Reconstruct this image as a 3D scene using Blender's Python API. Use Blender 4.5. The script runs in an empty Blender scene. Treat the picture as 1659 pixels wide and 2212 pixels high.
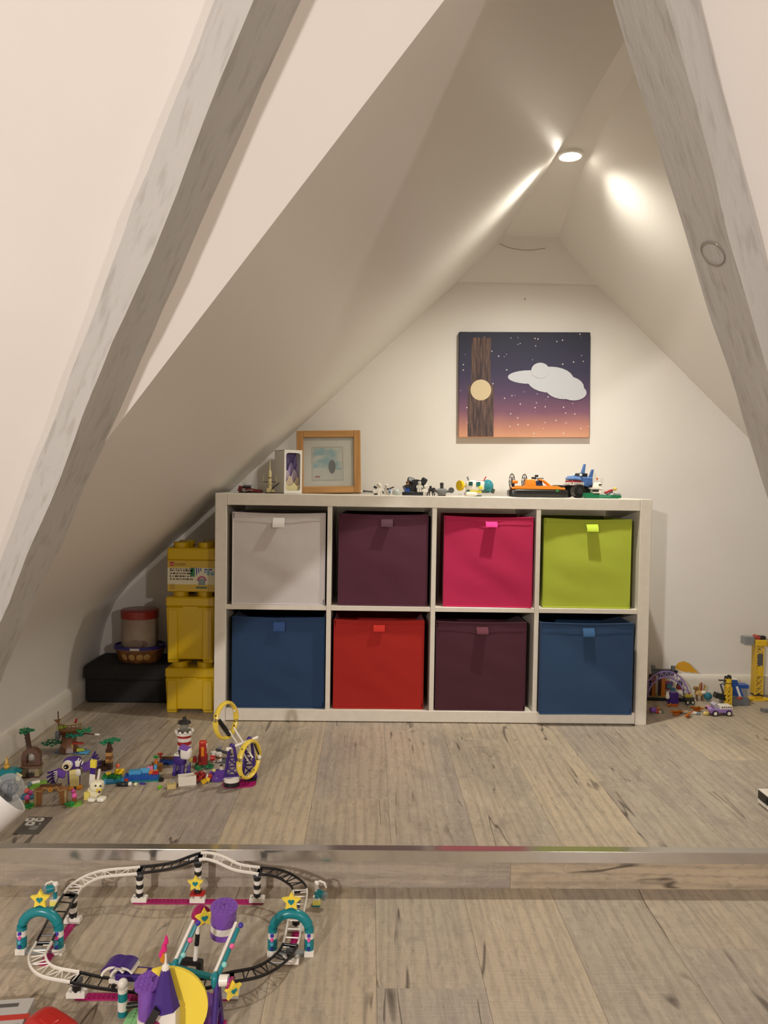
import bpy, bmesh, math, random
from mathutils import Vector, Matrix, Euler, noise
random.seed(7)
S = bpy.context.scene
COL = S.collection
PI = math.pi

# ---------------------------------------------------------------- camera, lights, exposure
F_PX, IMG_W, IMG_H = 1661.0, 1659, 2212
CAM = Vector((0.5127, -2.5701, 0.8023)); YAW, PITCH, ROLL = 0.0194, -0.0350, 0.0153
FW = Vector((math.sin(YAW) * math.cos(PITCH), math.cos(YAW) * math.cos(PITCH), math.sin(PITCH)))
_r = Vector((math.cos(YAW), -math.sin(YAW), 0)); _u = _r.cross(FW)
RT = math.cos(ROLL) * _r + math.sin(ROLL) * _u
UP = -math.sin(ROLL) * _r + math.cos(ROLL) * _u
cd = bpy.data.cameras.new('camera'); cam = bpy.data.objects.new('camera', cd); COL.objects.link(cam)
cam.matrix_world = Matrix(((RT.x, UP.x, -FW.x, CAM.x), (RT.y, UP.y, -FW.y, CAM.y), (RT.z, UP.z, -FW.z, CAM.z), (0, 0, 0, 1)))
cd.sensor_fit = 'VERTICAL'; cd.sensor_height = 36.0; cd.lens = F_PX / IMG_H * 36.0; cd.clip_start = 0.02
S.camera = cam
w = bpy.data.worlds.new('world'); S.world = w; w.use_nodes = True
w.node_tree.nodes['Background'].inputs[0].default_value = (0.9, 0.8, 0.72, 1)
w.node_tree.nodes['Background'].inputs[1].default_value = 0.0
S.view_settings.view_transform = 'Standard'; S.view_settings.look = 'None'
S.view_settings.gamma = 1.0; S.view_settings.use_curve_mapping = False
S.view_settings.exposure = 0.33
SPOT_POS = Vector((1.103, -0.228, 1.803))
def lamp(name, kind, loc, energy, color, **kw):
    l = bpy.data.lights.new(name, kind); l.energy = energy; l.color = color
    tgt = kw.pop('target', None)
    for k, v in kw.items(): setattr(l, k, v)
    o = bpy.data.objects.new(name, l); COL.objects.link(o); o.location = loc
    if tgt: o.rotation_euler = (Vector(tgt) - Vector(loc)).to_track_quat('-Z', 'Y').to_euler()
    return o
lamp('recessed_spotlight_beam', 'SPOT', SPOT_POS - Vector((0, 0, .012)), 64.0, (1.0, 0.955, 0.84), spot_size=math.radians(147), spot_blend=1.0, shadow_soft_size=0.022)
# ceiling lights of the main room behind the viewer, set in its rear slope
lamp('room_ceiling_light_left_offscreen', 'AREA', (-0.6, -3.98, 1.35), 42.0, (1.0, 0.93, 0.91), shape='DISK', size=0.10, target=(-0.6, -3.28, 0.625))
lamp('room_ceiling_light_right_offscreen', 'AREA', (1.9, -3.98, 1.35), 20.0, (1.0, 0.92, 0.89), shape='DISK', size=0.10, target=(1.9, -3.28, 0.625))

# ---------------------------------------------------------------- pixel to place
def ray(x, y): return FW + (x - 829.5) / F_PX * RT - (y - 1106) / F_PX * UP
def onz(x, y, z=0.0): d = ray(x, y); return CAM + d * ((z - CAM.z) / d.z)
def ony(x, y, Y): d = ray(x, y); return CAM + d * ((Y - CAM.y) / d.y)

# ---------------------------------------------------------------- materials
MATS = {}
def nodes_of(m):
    m.use_nodes = True; nt = m.node_tree; return nt, nt.nodes['Principled BSDF']
def srgb(c):
    if isinstance(c, str): c = [int(c[i:i + 2], 16) for i in (0, 2, 4)]
    return tuple(((v / 255) / 12.92 if v / 255 <= 0.04045 else ((v / 255 + 0.055) / 1.055) ** 2.4) for v in c) + (1,)
def setp(b, **kw):
    for k, v in kw.items():
        b.inputs[k.replace('_', ' ')].default_value = v
def plastic(col, rough=0.28, alpha=None, trans=0.0, metal=0.0):
    key = ('p', col, rough, trans, metal)
    if key in MATS: return MATS[key]
    m = bpy.data.materials.new('plastic_' + str(col)); nt, b = nodes_of(m)
    setp(b, Base_Color=srgb(col), Roughness=rough, Metallic=metal)
    if trans:       # clear tinted plastic: a share of the light passes straight through
        out = nt.nodes['Material Output']; tr_ = nt.nodes.new('ShaderNodeBsdfTransparent'); tr_.inputs[0].default_value = tuple(min(1, v * .5 + .5) for v in srgb(col)[:3]) + (1,)
        fr = nt.nodes.new('ShaderNodeLayerWeight'); fr.inputs['Blend'].default_value = .35; mrf = nt.nodes.new('ShaderNodeMapRange'); mrf.inputs['To Min'].default_value = 1 - trans * .92; mrf.inputs['To Max'].default_value = min(1, 1.35 - trans * .7)
        mxs = nt.nodes.new('ShaderNodeMixShader'); nt.links.new(fr.outputs['Facing'], mrf.inputs['Value']); nt.links.new(mrf.outputs[0], mxs.inputs[0]); nt.links.new(tr_.outputs[0], mxs.inputs[1]); nt.links.new(b.outputs[0], mxs.inputs[2]); nt.links.new(mxs.outputs[0], out.inputs['Surface'])
    n = nt.nodes.new('ShaderNodeTexNoise'); n.inputs['Scale'].default_value = 90
    mr = nt.nodes.new('ShaderNodeMapRange'); mr.inputs['To Min'].default_value = rough * .85; mr.inputs['To Max'].default_value = min(1, rough * 1.2)
    nt.links.new(n.outputs['Fac'], mr.inputs['Value']); nt.links.new(mr.outputs['Result'], b.inputs['Roughness'])
    MATS[key] = m; return m
def bumpy(name, col, col2, scale, rough, bump, dist=0.002, stretch=(1, 1, 1), detail=6, contrast=(0.35, 0.65)):
    m = bpy.data.materials.new(name); nt, b = nodes_of(m); L = nt.links.new
    tc = nt.nodes.new('ShaderNodeTexCoord'); mp = nt.nodes.new('ShaderNodeMapping'); mp.inputs['Scale'].default_value = stretch
    n = nt.nodes.new('ShaderNodeTexNoise'); n.inputs['Scale'].default_value = scale; n.inputs['Detail'].default_value = detail
    cr = nt.nodes.new('ShaderNodeValToRGB'); cr.color_ramp.elements[0].color = srgb(col2); cr.color_ramp.elements[1].color = srgb(col)
    cr.color_ramp.elements[0].position, cr.color_ramp.elements[1].position = contrast
    bp = nt.nodes.new('ShaderNodeBump'); bp.inputs['Strength'].default_value = bump; bp.inputs['Distance'].default_value = dist
    L(tc.outputs['Object'], mp.inputs['Vector']); L(mp.outputs['Vector'], n.inputs['Vector']); L(n.outputs['Fac'], cr.inputs['Fac'])
    L(cr.outputs['Color'], b.inputs['Base Color']); L(n.outputs['Fac'], bp.inputs['Height']); L(bp.outputs['Normal'], b.inputs['Normal'])
    setp(b, Roughness=rough)
    return m
def emis(col, strength):
    m = bpy.data.materials.new('glow'); nt, b = nodes_of(m)
    setp(b, Base_Color=srgb(col), Emission_Color=srgb(col), Emission_Strength=strength); return m

# ---------------------------------------------------------------- mesh builder
class M:
    def __init__(s): s.v = []; s.f = []
    def add(s, vs, fs, mat=None):
        o = len(s.v)
        s.v += [tuple(mat @ Vector(p)) if mat else tuple(p) for p in vs]
        s.f += [tuple(o + i for i in f) for f in fs]; return s
    def box(s, c, d, rot=(0, 0, 0), bev=0.0, taper=(1, 1)):
        x, y, z = d[0] / 2, d[1] / 2, d[2] / 2
        mat = Matrix.Translation(c) @ Euler(rot).to_matrix().to_4x4()
        tx, ty = taper
        if bev <= 0:
            vs = [(-x, -y, -z), (x, -y, -z), (x, y, -z), (-x, y, -z), (-x * tx, -y * ty, z), (x * tx, -y * ty, z), (x * tx, y * ty, z), (-x * tx, y * ty, z)]
            return s.add(vs, [(3, 2, 1, 0), (4, 5, 6, 7), (0, 1, 5, 4), (1, 2, 6, 5), (2, 3, 7, 6), (3, 0, 4, 7)], mat)
        b = min(bev, x * .98, y * .98, z * .98); vs = []; idx = {}
        for sx in (-1, 1):
            for sy in (-1, 1):
                for sz in (-1, 1):
                    kx, ky = (tx, ty) if sz > 0 else (1, 1)
                    for a in range(3):
                        p = [sx * (x - (b if a != 0 else 0)) * kx, sy * (y - (b if a != 1 else 0)) * ky, sz * (z - (b if a != 2 else 0))]
                        idx[(sx, sy, sz, a)] = len(vs); vs.append(p)
        fs = []
        for a in range(3):
            o1, o2 = (a + 1) % 3, (a + 2) % 3
            for sg in (-1, 1):
                def k(p, q): t = [0, 0, 0]; t[a] = sg; t[o1] = p; t[o2] = q; return idx[(*t, a)]
                q = [k(-1, -1), k(1, -1), k(1, 1), k(-1, 1)]; fs.append(q if sg > 0 else q[::-1])
            for s1 in (-1, 1):
                for s2 in (-1, 1):
                    def k2(p, ax): t = [0, 0, 0]; t[a] = p; t[o1] = s1; t[o2] = s2; return idx[(*t, ax)]
                    q = [k2(-1, o1), k2(1, o1), k2(1, o2), k2(-1, o2)]; fs.append(q if s1 * s2 < 0 else q[::-1])
        for sx in (-1, 1):
            for sy in (-1, 1):
                for sz in (-1, 1):
                    q = [idx[(sx, sy, sz, 0)], idx[(sx, sy, sz, 1)], idx[(sx, sy, sz, 2)]]; fs.append(q if sx * sy * sz > 0 else q[::-1])
        return s.add(vs, fs, mat)
    def cyl(s, p0, p1, r0, r1=None, n=14):
        r1 = r0 if r1 is None else r1
        p0, p1 = Vector(p0), Vector(p1); d = (p1 - p0).normalized()
        a = Vector((0, 0, 1)) if abs(d.z) < .95 else Vector((1, 0, 0))
        u = d.cross(a).normalized(); v = d.cross(u); vs = []
        for i in range(n):
            t = 2 * PI * i / n; k = u * math.cos(t) - v * math.sin(t)
            vs += [p0 + k * r0, p1 + k * r1]
        fs = [(2 * i, 2 * ((i + 1) % n), 2 * ((i + 1) % n) + 1, 2 * i + 1) for i in range(n)]
        fs += [tuple(2 * i for i in range(n))[::-1], tuple(2 * i + 1 for i in range(n))]
        return s.add(vs, fs)
    def lathe(s, c, prof, n=20, rot=(0, 0, 0), sc=(1, 1), arc=2 * PI):
        mat = Matrix.Translation(c) @ Euler(rot).to_matrix().to_4x4()
        full = arc > 6.28; N = n if full else n + 1; k = len(prof)
        vs = [(r * math.cos(arc * i / n) * sc[0], r * math.sin(arc * i / n) * sc[1], z) for i in range(N) for r, z in prof]
        fs = []
        for i in range(n):
            j = (i + 1) % N
            for q in range(k - 1): fs.append((i * k + q, j * k + q, j * k + q + 1, i * k + q + 1))
        if full:
            if prof[0][0] > 1e-6: fs.append(tuple(i * k for i in range(n))[::-1])
            if prof[-1][0] > 1e-6: fs.append(tuple(i * k + k - 1 for i in range(n)))
        return s.add(vs, fs, mat)
    def sph(s, c, r, sc=(1, 1, 1), n=14, rot=(0, 0, 0)):
        m = max(5, n // 2); vs = []; fs = []
        mat = Matrix.Translation(c) @ Euler(rot).to_matrix().to_4x4()
        for j in range(m + 1):
            ph = PI * j / m
            for i in range(n):
                t = 2 * PI * i / n; vs.append((r * sc[0] * math.sin(ph) * math.cos(t), r * sc[1] * math.sin(ph) * math.sin(t), r * sc[2] * math.cos(ph)))
        for j in range(m):
            for i in range(n): fs.append((j * n + i, (j + 1) * n + i, (j + 1) * n + (i + 1) % n, j * n + (i + 1) % n))
        return s.add(vs, fs, mat)
    def squ(s, c, d, e=.45, n=20, rot=(0, 0, 0)):
        """rounded-box blob (superellipsoid)"""
        o = len(s.v); s.sph((0, 0, 0), 1.0, n=n); f = lambda q: math.copysign(abs(q) ** e, q)
        mat = Matrix.Translation(c) @ Euler(rot).to_matrix().to_4x4()
        for i in range(o, len(s.v)):
            x, y, z = s.v[i]; r = math.hypot(x, y); k = abs(r) ** e / r if r > 1e-6 else 0
            m_ = max(abs(x), abs(y)) / r if r > 1e-6 else 1
            s.v[i] = tuple(mat @ Vector((f(x / r if r > 1e-6 else 0) * abs(r) ** e * d[0] / 2, f(y / r if r > 1e-6 else 0) * abs(r) ** e * d[1] / 2, f(z) * d[2] / 2)))
        return s
    def tube(s, pts, r, n=8, closed=False, flat=None):
        pts = [Vector(p) for p in pts]; k = len(pts); vs = []; up0 = Vector((0, 0, 1))
        for i, p in enumerate(pts):
            d = (pts[(i + 1) % k] - pts[i - 1]) if closed else (pts[min(i + 1, k - 1)] - pts[max(i - 1, 0)])
            d.normalize(); a = up0 if abs(d.z) < .97 else Vector((0, 1, 0))
            u = d.cross(a).normalized(); v = u.cross(d)
            rr = r[i] if isinstance(r, (list, tuple)) and flat is None else r
            for q in range(n):
                t = 2 * PI * (q + .5) / n
                ru, rv = (flat if flat else (rr, rr))
                vs.append(p + u * math.cos(t) * ru + v * math.sin(t) * rv)
        fs = []
        for i in range(k if closed else k - 1):
            j = (i + 1) % k
            for q in range(n): fs.append((i * n + q, i * n + (q + 1) % n, j * n + (q + 1) % n, j * n + q))
        if not closed: fs += [tuple(range(n))[::-1], tuple((k - 1) * n + q for q in range(n))]
        return s.add(vs, fs)
    def prism(s, poly, t, c=(0, 0, 0), rot=(0, 0, 0), hole=None):
        """poly in local XZ, thickness t along local Y"""
        mat = Matrix.Translation(c) @ Euler(rot).to_matrix().to_4x4(); n = len(poly)
        if hole:
            vs = [(x, y, z) for y in (-t / 2, t / 2) for pl in (poly, hole) for x, z in pl]
            fs = []
            for i in range(n):
                j = (i + 1) % n
                fs += [(i, j, n + j, n + i), (2 * n + j, 2 * n + i, 3 * n + i, 3 * n + j), (j, i, 2 * n + i, 2 * n + j), (n + i, n + j, 3 * n + j, 3 * n + i)]
            return s.add(vs, fs, mat)
        vs = [(x, -t / 2, z) for x, z in poly] + [(x, t / 2, z) for x, z in poly]
        fs = [tuple(range(n)), tuple(range(n, 2 * n))[::-1]] + [((i + 1) % n, i, n + i, n + (i + 1) % n) for i in range(n)]
        return s.add(vs, fs, mat)
    def studs(s, x0, y0, z, nx, ny, pitch=.008, r=.0024, h=.0017, n=8):
        for i in range(nx):
            for j in range(ny):
                p = (x0 + (i - (nx - 1) / 2) * pitch, y0 + (j - (ny - 1) / 2) * pitch, z)
                s.cyl(p, (p[0], p[1], z + h), r, n=n)
        return s
    def brick(s, c, nx, ny, hp, studs=True):
        """brick centred in x,y with its base at z, nx*ny studs, hp plates high"""
        h = hp * .0032
        s.box((c[0], c[1], c[2] + h / 2), (nx * .008 - .0002, ny * .008 - .0002, h), bev=.0004)
        if studs: s.studs(c[0], c[1], c[2] + h, nx, ny)
        return s
    def put(s, name, mat, parent=None, smooth=None, **props):
        me = bpy.data.meshes.new(name); me.from_pydata(s.v, [], s.f)
        bm = bmesh.new(); bm.from_mesh(me); bmesh.ops.recalc_face_normals(bm, faces=bm.faces); bm.to_mesh(me); bm.free()
        if smooth is None: smooth = 35
        if smooth:
            me.polygons.foreach_set('use_smooth', [True] * len(me.polygons))
            me.set_sharp_from_angle(angle=math.radians(smooth))
        me.materials.append(plastic(mat) if isinstance(mat, str) else mat)
        o = bpy.data.objects.new(name, me); COL.objects.link(o)
        if parent: o.parent = parent
        for k, v in props.items(): o[k] = v
        return o
def struct(o): o['kind'] = 'structure'; return o
def thing(name, label, cat, loc=(0, 0, 0), rz=0, group=None, tilt=None, sc=1.0):
    o = bpy.data.objects.new(name, None); COL.objects.link(o); o.empty_display_size = .02
    o.location = loc; o.rotation_euler = (tilt[0], tilt[1], rz) if tilt else (0, 0, rz); o.scale = (sc,) * 3
    o['label'] = label; o['category'] = cat
    if group: o['group'] = group
    return o
def tag(o, label, cat, group=None):
    o['label'] = label; o['category'] = cat
    if group: o['group'] = group
    return o
def dup(o, parent=None, loc=None, rz=None, label=None):
    c = o.copy(); COL.objects.link(c)
    if parent: c.parent = parent
    if loc is not None: c.location = loc
    if rz is not None: c.rotation_euler[2] = rz
    if label: c['label'] = label
    for ch in list(o.children): dup(ch, c)
    return c
def text_mesh(name, body, size, mat, parent, loc, rot, thick=.0002):
    cu = bpy.data.curves.new(name, 'FONT'); cu.body = body; cu.size = size; cu.extrude = thick; cu.resolution_u = 2
    o = bpy.data.objects.new(name, cu); COL.objects.link(o)
    dg = bpy.context.evaluated_depsgraph_get(); me = bpy.data.meshes.new_from_object(o.evaluated_get(dg))
    bpy.data.objects.remove(o); bpy.data.curves.remove(cu)
    me.materials.clear(); me.materials.append(plastic(mat) if isinstance(mat, str) else mat)
    t = bpy.data.objects.new(name, me); COL.objects.link(t); t.parent = parent; t.location = loc; t.rotation_euler = rot
    return t
def arc(cx, cz, r, a0, a1, n): return [(cx + r * math.cos(math.radians(a0 + (a1 - a0) * i / n)), cz + r * math.sin(math.radians(a0 + (a1 - a0) * i / n))) for i in range(n + 1)]
def rrect(w, h, r, n=4):
    p = []
    for cx, cz, a in ((w / 2 - r, h / 2 - r, 0), (-w / 2 + r, h / 2 - r, 90), (-w / 2 + r, -h / 2 + r, 180), (w / 2 - r, -h / 2 + r, 270)): p += arc(cx, cz, r, a, a + 90, n)
    return p
# ================================================================= the attic
STEP_Y, LOW = -0.911, -0.088
plaster = bumpy('plaster', 'ECE8E2', 'E6E1DA', 2.2, .72, .12, .004, detail=4)
plaster_gloss = bumpy('plaster_eggshell', 'ECE8E2', 'E8E3DC', 1.6, .42, .22, .006, stretch=(1, .35, 1), detail=2)
KA = 1.247
def Ay(z): return -1.683 + (1.351 - z) / KA
def on_roof(x, z, h=0.0):      # a point on the sloping main ceiling, h metres below it
    n = Vector((0, KA, 1)).normalized(); return Vector((x, Ay(z), z)) - n * h
# dormer slopes: a profile run along the depth
def wr(y): return .108 - (.42 - y) * .094 if y > -.3 else max(.02, .040 - (-.3 - y) * .012)
prof = [(-.53, -.02), (-.53, .08), (-.522, .17), (-.503, .25), (-.468, .333), (-.412, .405), (-.34, .477), (-.25, .562)]
for i in range(1, 13):
    t = i / 12; prof.append((-.25 + t * 1.2, 1.008 + .947 * (-.25 + t * 1.2 - .227)))
NY = 14
def slope(sign):
    m = M(); rows = []
    for x, z in prof + [None] if False else prof:
        X = x if sign < 0 else 2.22 - x
        rows.append([(X, .45 + (Ay(z) - .45) * j / NY, z) for j in range(NY + 1)])
    top = []
    for j in range(NY + 1):
        y = .45 + (-2.02 - .45) * j / NY; wd = wr(y); top.append((1.11 + sign * wd, y, 1.85 - .945 * wd))
    rows.append(top); k = NY + 1
    m.add([p for r in rows for p in r], [(i * k + j, i * k + j + 1, (i + 1) * k + j + 1, (i + 1) * k + j) for i in range(len(rows) - 1) for j in range(NY)])
    return m, top
mL, topL = slope(-1); mR, topR = slope(1)
struct(mL.put('ceiling_slope_left', plaster_gloss, smooth=60)); struct(mR.put('ceiling_slope_right', plaster_gloss, smooth=60))
k = NY + 1
ridge = M().add(topL + topR, [(j, j + 1, k + j + 1, k + j) for j in range(NY)])
struct(ridge.put('ceiling_ridge', plaster_gloss))
# gable wall with the small leaning panel at the top
g = M()
outer = [(x, z) for x, z in prof]
pts = [(x, .42, z) for x, z in outer if z < 1.59] + [(.842, .42, 1.59)] + [(1.385, .42, 1.59)] + [(2.22 - x, .42, z) for x, z in outer[::-1] if z < 1.59]
g.add(pts, [tuple(range(len(pts)))])
struct(g.put('wall_back', plaster, smooth=0))
up = M(); up.add([(.80, .405, 1.588), (1.42, .405, 1.588), (1.30, .36, 1.80), (.92, .36, 1.80), (.80, .43, 1.588), (1.42, .43, 1.588), (1.30, .43, 1.80), (.92, .43, 1.80)], [(0, 1, 2, 3), (0, 4, 5, 1), (4, 7, 6, 5)])
struct(up.put('wall_gable_panel', plaster, smooth=0))
cr = M(); cpt = [ony(x, y, .372) for x, y in ((1080, 526), (1093, 533), (1108, 537), (1128, 540), (1152, 540), (1178, 536))]
cr.tube(cpt, .0009, 5); o = cr.put('crack', '6B6252', bpy.data.objects['wall_gable_panel'])
M().sph(ony(1134, 646, .418), .0025, n=8).put('nail_hole', '3A342C', bpy.data.objects['wall_back'])
# main ceiling plane with the opening between the valley and the right-hand beam
vall = [(x, z) for x, z in prof if z < 1.40] + [(.728, 1.482)]
poly = [(-2.2, -.1), (-.53, -.1)] + vall + [(.728, 2.62), (-2.2, 2.62)]
m = M(); m.add([tuple(on_roof(x, z)) for x, z in poly], [tuple(range(len(poly)))])
poly = [(.728, 1.482), (1.94, -.1), (3.6, -.1), (3.6, 2.62), (.728, 2.62)]
m.add([tuple(on_roof(x, z)) for x, z in poly], [tuple(range(len(poly)))])
struct(m.put('ceiling', plaster, smooth=0))
# rest of the room behind the camera
yr = Ay(2.62)
m = M(); m.add([(-2.2, yr, 2.62), (3.6, yr, 2.62), (3.6, -5.0, .4), (-2.2, -5.0, .4)], [(0, 1, 2, 3)])
struct(m.put('ceiling_rear', plaster, smooth=0))
m = M(); m.add([(-2.2, -5, -.1), (3.6, -5, -.1), (3.6, -5, .42), (-2.2, -5, .42)], [(0, 1, 2, 3)]); struct(m.put('wall_rear', plaster))
for nm, X in (('wall_left', -2.2), ('wall_right', 3.6)):
    m = M(); m.add([(X, -5, -.1), (X, -.5, -.1), (X, Ay(2.62), 2.62), (X, -5, .42)], [(0, 1, 2, 3)]); struct(m.put(nm, plaster))
# ---------------------------------------------------------------- beams
beam_paint = bumpy('painted_beam', 'C0BFBB', 'B2B0AB', 55.0, .62, .8, .003, stretch=(.3, 1.6, 1.6), detail=10, contrast=(.34, .46))
def beam(name, label, top, d, sec, L0, L1, side):
    """prism on the ceiling: local x along the beam, y across the ceiling, z off the ceiling"""
    nin = -Vector((0, KA, 1)).normalized(); d = Vector(d).normalized(); d = (d - nin * d.dot(nin)).normalized(); ac = nin.cross(d)
    if ac.x < 0: ac = -ac
    n = 60; vs = []; ring = 12; rnd = random.Random(side + 3)
    for i in range(n + 1):
        s = L0 + (L1 - L0) * i / n
        for q in range(ring):
            a = q / 3; e = int(a); f = a - e
            c0, c1 = sec[e % 4], sec[(e + 1) % 4]
            u, v = c0[0] + (c1[0] - c0[0]) * f, c0[1] + (c1[1] - c0[1]) * f
            jx = noise.noise((s * 6, q * .9, side)) * .0045 + noise.noise((s * 22, q * 1.7, side)) * .0016; jz = noise.noise((s * 5 + 9, q * .9, side)) * .004
            p = Vector(top) + d * s + ac * (u + jx) + nin * (v + (jz if v > .02 else 0)); vs.append(p)
    fs = [(i * ring + q, i * ring + (q + 1) % ring, (i + 1) * ring + (q + 1) % ring, (i + 1) * ring + q) for i in range(n) for q in range(ring)]
    fs += [tuple(range(ring)), tuple(n * ring + q for q in range(ring))]
    base = Vector(top) + d * L0
    mat = Matrix((d, ac, nin)).transposed().to_4x4(); mat.translation = base; inv = mat.inverted()
    m = M(); m.add([inv @ v for v in vs], fs); o = m.put(name, beam_paint, smooth=50); o.matrix_world = mat
    tag(o, label, 'beam'); return o, Vector(top), d, ac, nin
bl = beam('roof_beam', 'pale grey painted rough timber beam rising beside the bright white slope', (.334, -1.680, 1.347), (-.492, .544, -.679), [(0, -.002), (0, .036), (.039, .062), (.081, -.002)], -.9, 1.97, 1)
br = beam('roof_beam', 'grey painted timber beam with a round knot, beside the arch of the dormer', (.780, -1.686, 1.354), (.513, .537, -.67), [(0, -.002), (.039, .060), (.077, .035), (.077, -.002)], -.9, 2.0, 2)
def on_beam(o, px, py, plane_p, plane_n):
    d = ray(px, py); return CAM + d * ((plane_p - CAM).dot(plane_n) / d.dot(plane_n))
# round knot outline on the face towards the dormer
_, tp, bd, bac, bnin = br; fn = (bac * -.838 + bnin * .545).normalized(); kp = on_beam(None, 1541, 546, tp, fn); bnin = (bac * .545 + bnin * .838).normalized(); bac = -fn
ring = [kp - bac * .0015 + (bd * math.cos(t) + bnin * math.sin(t)) * .0185 for t in [i * 2 * PI / 22 for i in range(22)]]
inv = br[0].matrix_world.inverted()
k_ = M(); k_.tube([inv @ p for p in ring], .0009, 5, closed=True); k_.put('knot_ring', '8E8982', br[0])
# ---------------------------------------------------------------- skirting boards
white_wood = bumpy('white_gloss_wood', 'E4DED2', 'DDD6C9', 6, .35, .05)
def board(name, p0, p1, inward, h=.075, t=.015):
    m = M(); p0, p1 = Vector(p0), Vector(p1); w_ = Vector(inward); sec = [(0, 0), (t, 0), (t, h * .72), (t * .85, h * .86), (t * .5, h * .96), (0, h)]
    vs = [p + w_ * a + Vector((0, 0, b)) for p in (p0, p1) for a, b in sec]; n = len(sec)
    m.add(vs, [(i, (i + 1) % n, n + (i + 1) % n, n + i) for i in range(n)] + [tuple(range(n)), tuple(range(n, 2 * n))])
    return struct(m.put(name, white_wood, smooth=30))
board('baseboard_left', (-.53, -.58, 0), (-.53, .42, 0), (1, 0, 0)); board('baseboard_back', (-.515, .42, 0), (2.74, .42, 0), (0, -1, 0))
board('baseboard_right', (2.75, -.58, 0), (2.75, .42, 0), (-1, 0, 0))
# ---------------------------------------------------------------- floors of laminate planks
def wood_mat(name, ax=1, base=None):
    m = bpy.data.materials.new(name); nt, b = nodes_of(m); L = nt.links.new; N = nt.nodes.new
    tc = N('ShaderNodeTexCoord'); oi = N('ShaderNodeObjectInfo')
    off = N('ShaderNodeVectorMath'); off.operation = 'MULTIPLY_ADD'
    cmb = N('ShaderNodeCombineXYZ')
    for q, f in (('X', 37.0), ('Y', 91.0), ('Z', 17.0)):
        mm = N('ShaderNodeMath'); mm.operation = 'MULTIPLY'; mm.inputs[1].default_value = f; L(oi.outputs['Random'], mm.inputs[0]); L(mm.outputs[0], cmb.inputs[q])
    ad = N('ShaderNodeVectorMath'); L(tc.outputs['Object'], ad.inputs[0]); L(cmb.outputs[0], ad.inputs[1])
    def nz(scale, st, detail=5, dist=0.0, rough=.55):
        mp = N('ShaderNodeMapping'); mp.inputs['Scale'].default_value = st; L(ad.outputs[0], mp.inputs['Vector'])
        n = N('ShaderNodeTexNoise'); n.inputs['Scale'].default_value = scale; n.inputs['Detail'].default_value = detail; n.inputs['Distortion'].default_value = dist; n.inputs['Roughness'].default_value = rough
        L(mp.outputs[0], n.inputs['Vector']); return n.outputs['Fac']
    def ramp(fac, stops):
        r = N('ShaderNodeValToRGB'); e = r.color_ramp.elements
        while len(e) < len(stops): e.new(.5)
        for el, (p, c) in zip(e, stops): el.position = p; el.color = srgb(c) if isinstance(c, str) else (c, c, c, 1)
        L(fac, r.inputs['Fac']); return r.outputs['Color']
    def mix(a, bb, fac, mode='MIX'):
        x = N('ShaderNodeMix'); x.data_type = 'RGBA'; x.blend_type = mode
        if isinstance(fac, float): x.inputs[0].default_value = fac
        else: L(fac, x.inputs[0])
        for s_, v in ((6, a), (7, bb)):
            if isinstance(v, str): x.inputs[s_].default_value = srgb(v)
            else: L(v, x.inputs[s_])
        return x.outputs[2]
    tone = ramp(oi.outputs['Random'], [(0, 'A0958A'), (.22, 'BDAA8E'), (.42, '9B928A'), (.62, 'C3AF90'), (.8, 'A89C8C'), (1, '988F86')])
    big = nz(2.2, (2.0, .7, 1), 4, .8)
    c = mix(tone, ramp(big, [(.30, '8E867D'), (.5, 'B3A590'), (.70, 'C4B294')]), .48)
    blot = nz(7.0, (1.5, .6, 1), 6, 1.6)
    c = mix(c, '857B71', ramp(blot, [(.54, 0.0), (.72, .55)]))
    grain = nz(22, (2.6, .10, 1), 7, 1.6, .65)
    c = mix(c, '7C7165', ramp(grain, [(.52, 0.0), (.70, .5)]))
    saw = nz(120, (.12, 1.6, 1), 2, .3)
    c = mix(c, 'C9BDAA', ramp(saw, [(.52, 0.0), (.75, .22)]))
    # long dark cracks that follow the grain, and a few short checks
    def cracks(scale, st, wdt, mscale, m0, dist):
        ck = nz(scale, st, 3, dist, .45); ab = N('ShaderNodeMath'); ab.operation = 'SUBTRACT'; ab.inputs[1].default_value = .5; L(ck, ab.inputs[0])
        a2 = N('ShaderNodeMath'); a2.operation = 'ABSOLUTE'; L(ab.outputs[0], a2.inputs[0])
        line = ramp(a2.outputs[0], [(.0, 1.0), (wdt * .5, .7), (wdt, 0.0)])
        msk = ramp(nz(mscale, (1.6, .55, 1), 2), [(m0, 0.0), (m0 + .05, .9)])
        mu = N('ShaderNodeMix'); mu.data_type = 'RGBA'; mu.blend_type = 'MULTIPLY'; mu.inputs[0].default_value = 1; L(line, mu.inputs[6]); L(msk, mu.inputs[7])
        return mu.outputs[2]
    fig = N('ShaderNodeTexWave'); fig.wave_type = 'BANDS'; fig.bands_direction = 'X'; fig.inputs['Scale'].default_value = 9; fig.inputs['Distortion'].default_value = 9; fig.inputs['Detail'].default_value = 4; fig.inputs['Detail Scale'].default_value = .7
    mpf = N('ShaderNodeMapping'); mpf.inputs['Scale'].default_value = (1.3, .16, 1); L(ad.outputs[0], mpf.inputs['Vector']); L(mpf.outputs[0], fig.inputs['Vector'])
    c = mix(c, '877C6E', ramp(fig.outputs['Fac'], [(.55, 0.0), (.95, .30)]))
    fine = nz(70, (1.6, .5, 1), 4, .4, .7)
    c = mix(c, '786E62', ramp(fine, [(.52, 0.0), (.72, .5)]))
    c = mix(c, 'CDBFA6', ramp(nz(48, (1.4, .35, 1), 3, .6), [(.56, 0.0), (.76, .4)]))
    c = mix(c, '463C32', cracks(4.2, (1.7, .16, 1), .0075, 4.5, .55, .5))
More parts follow.
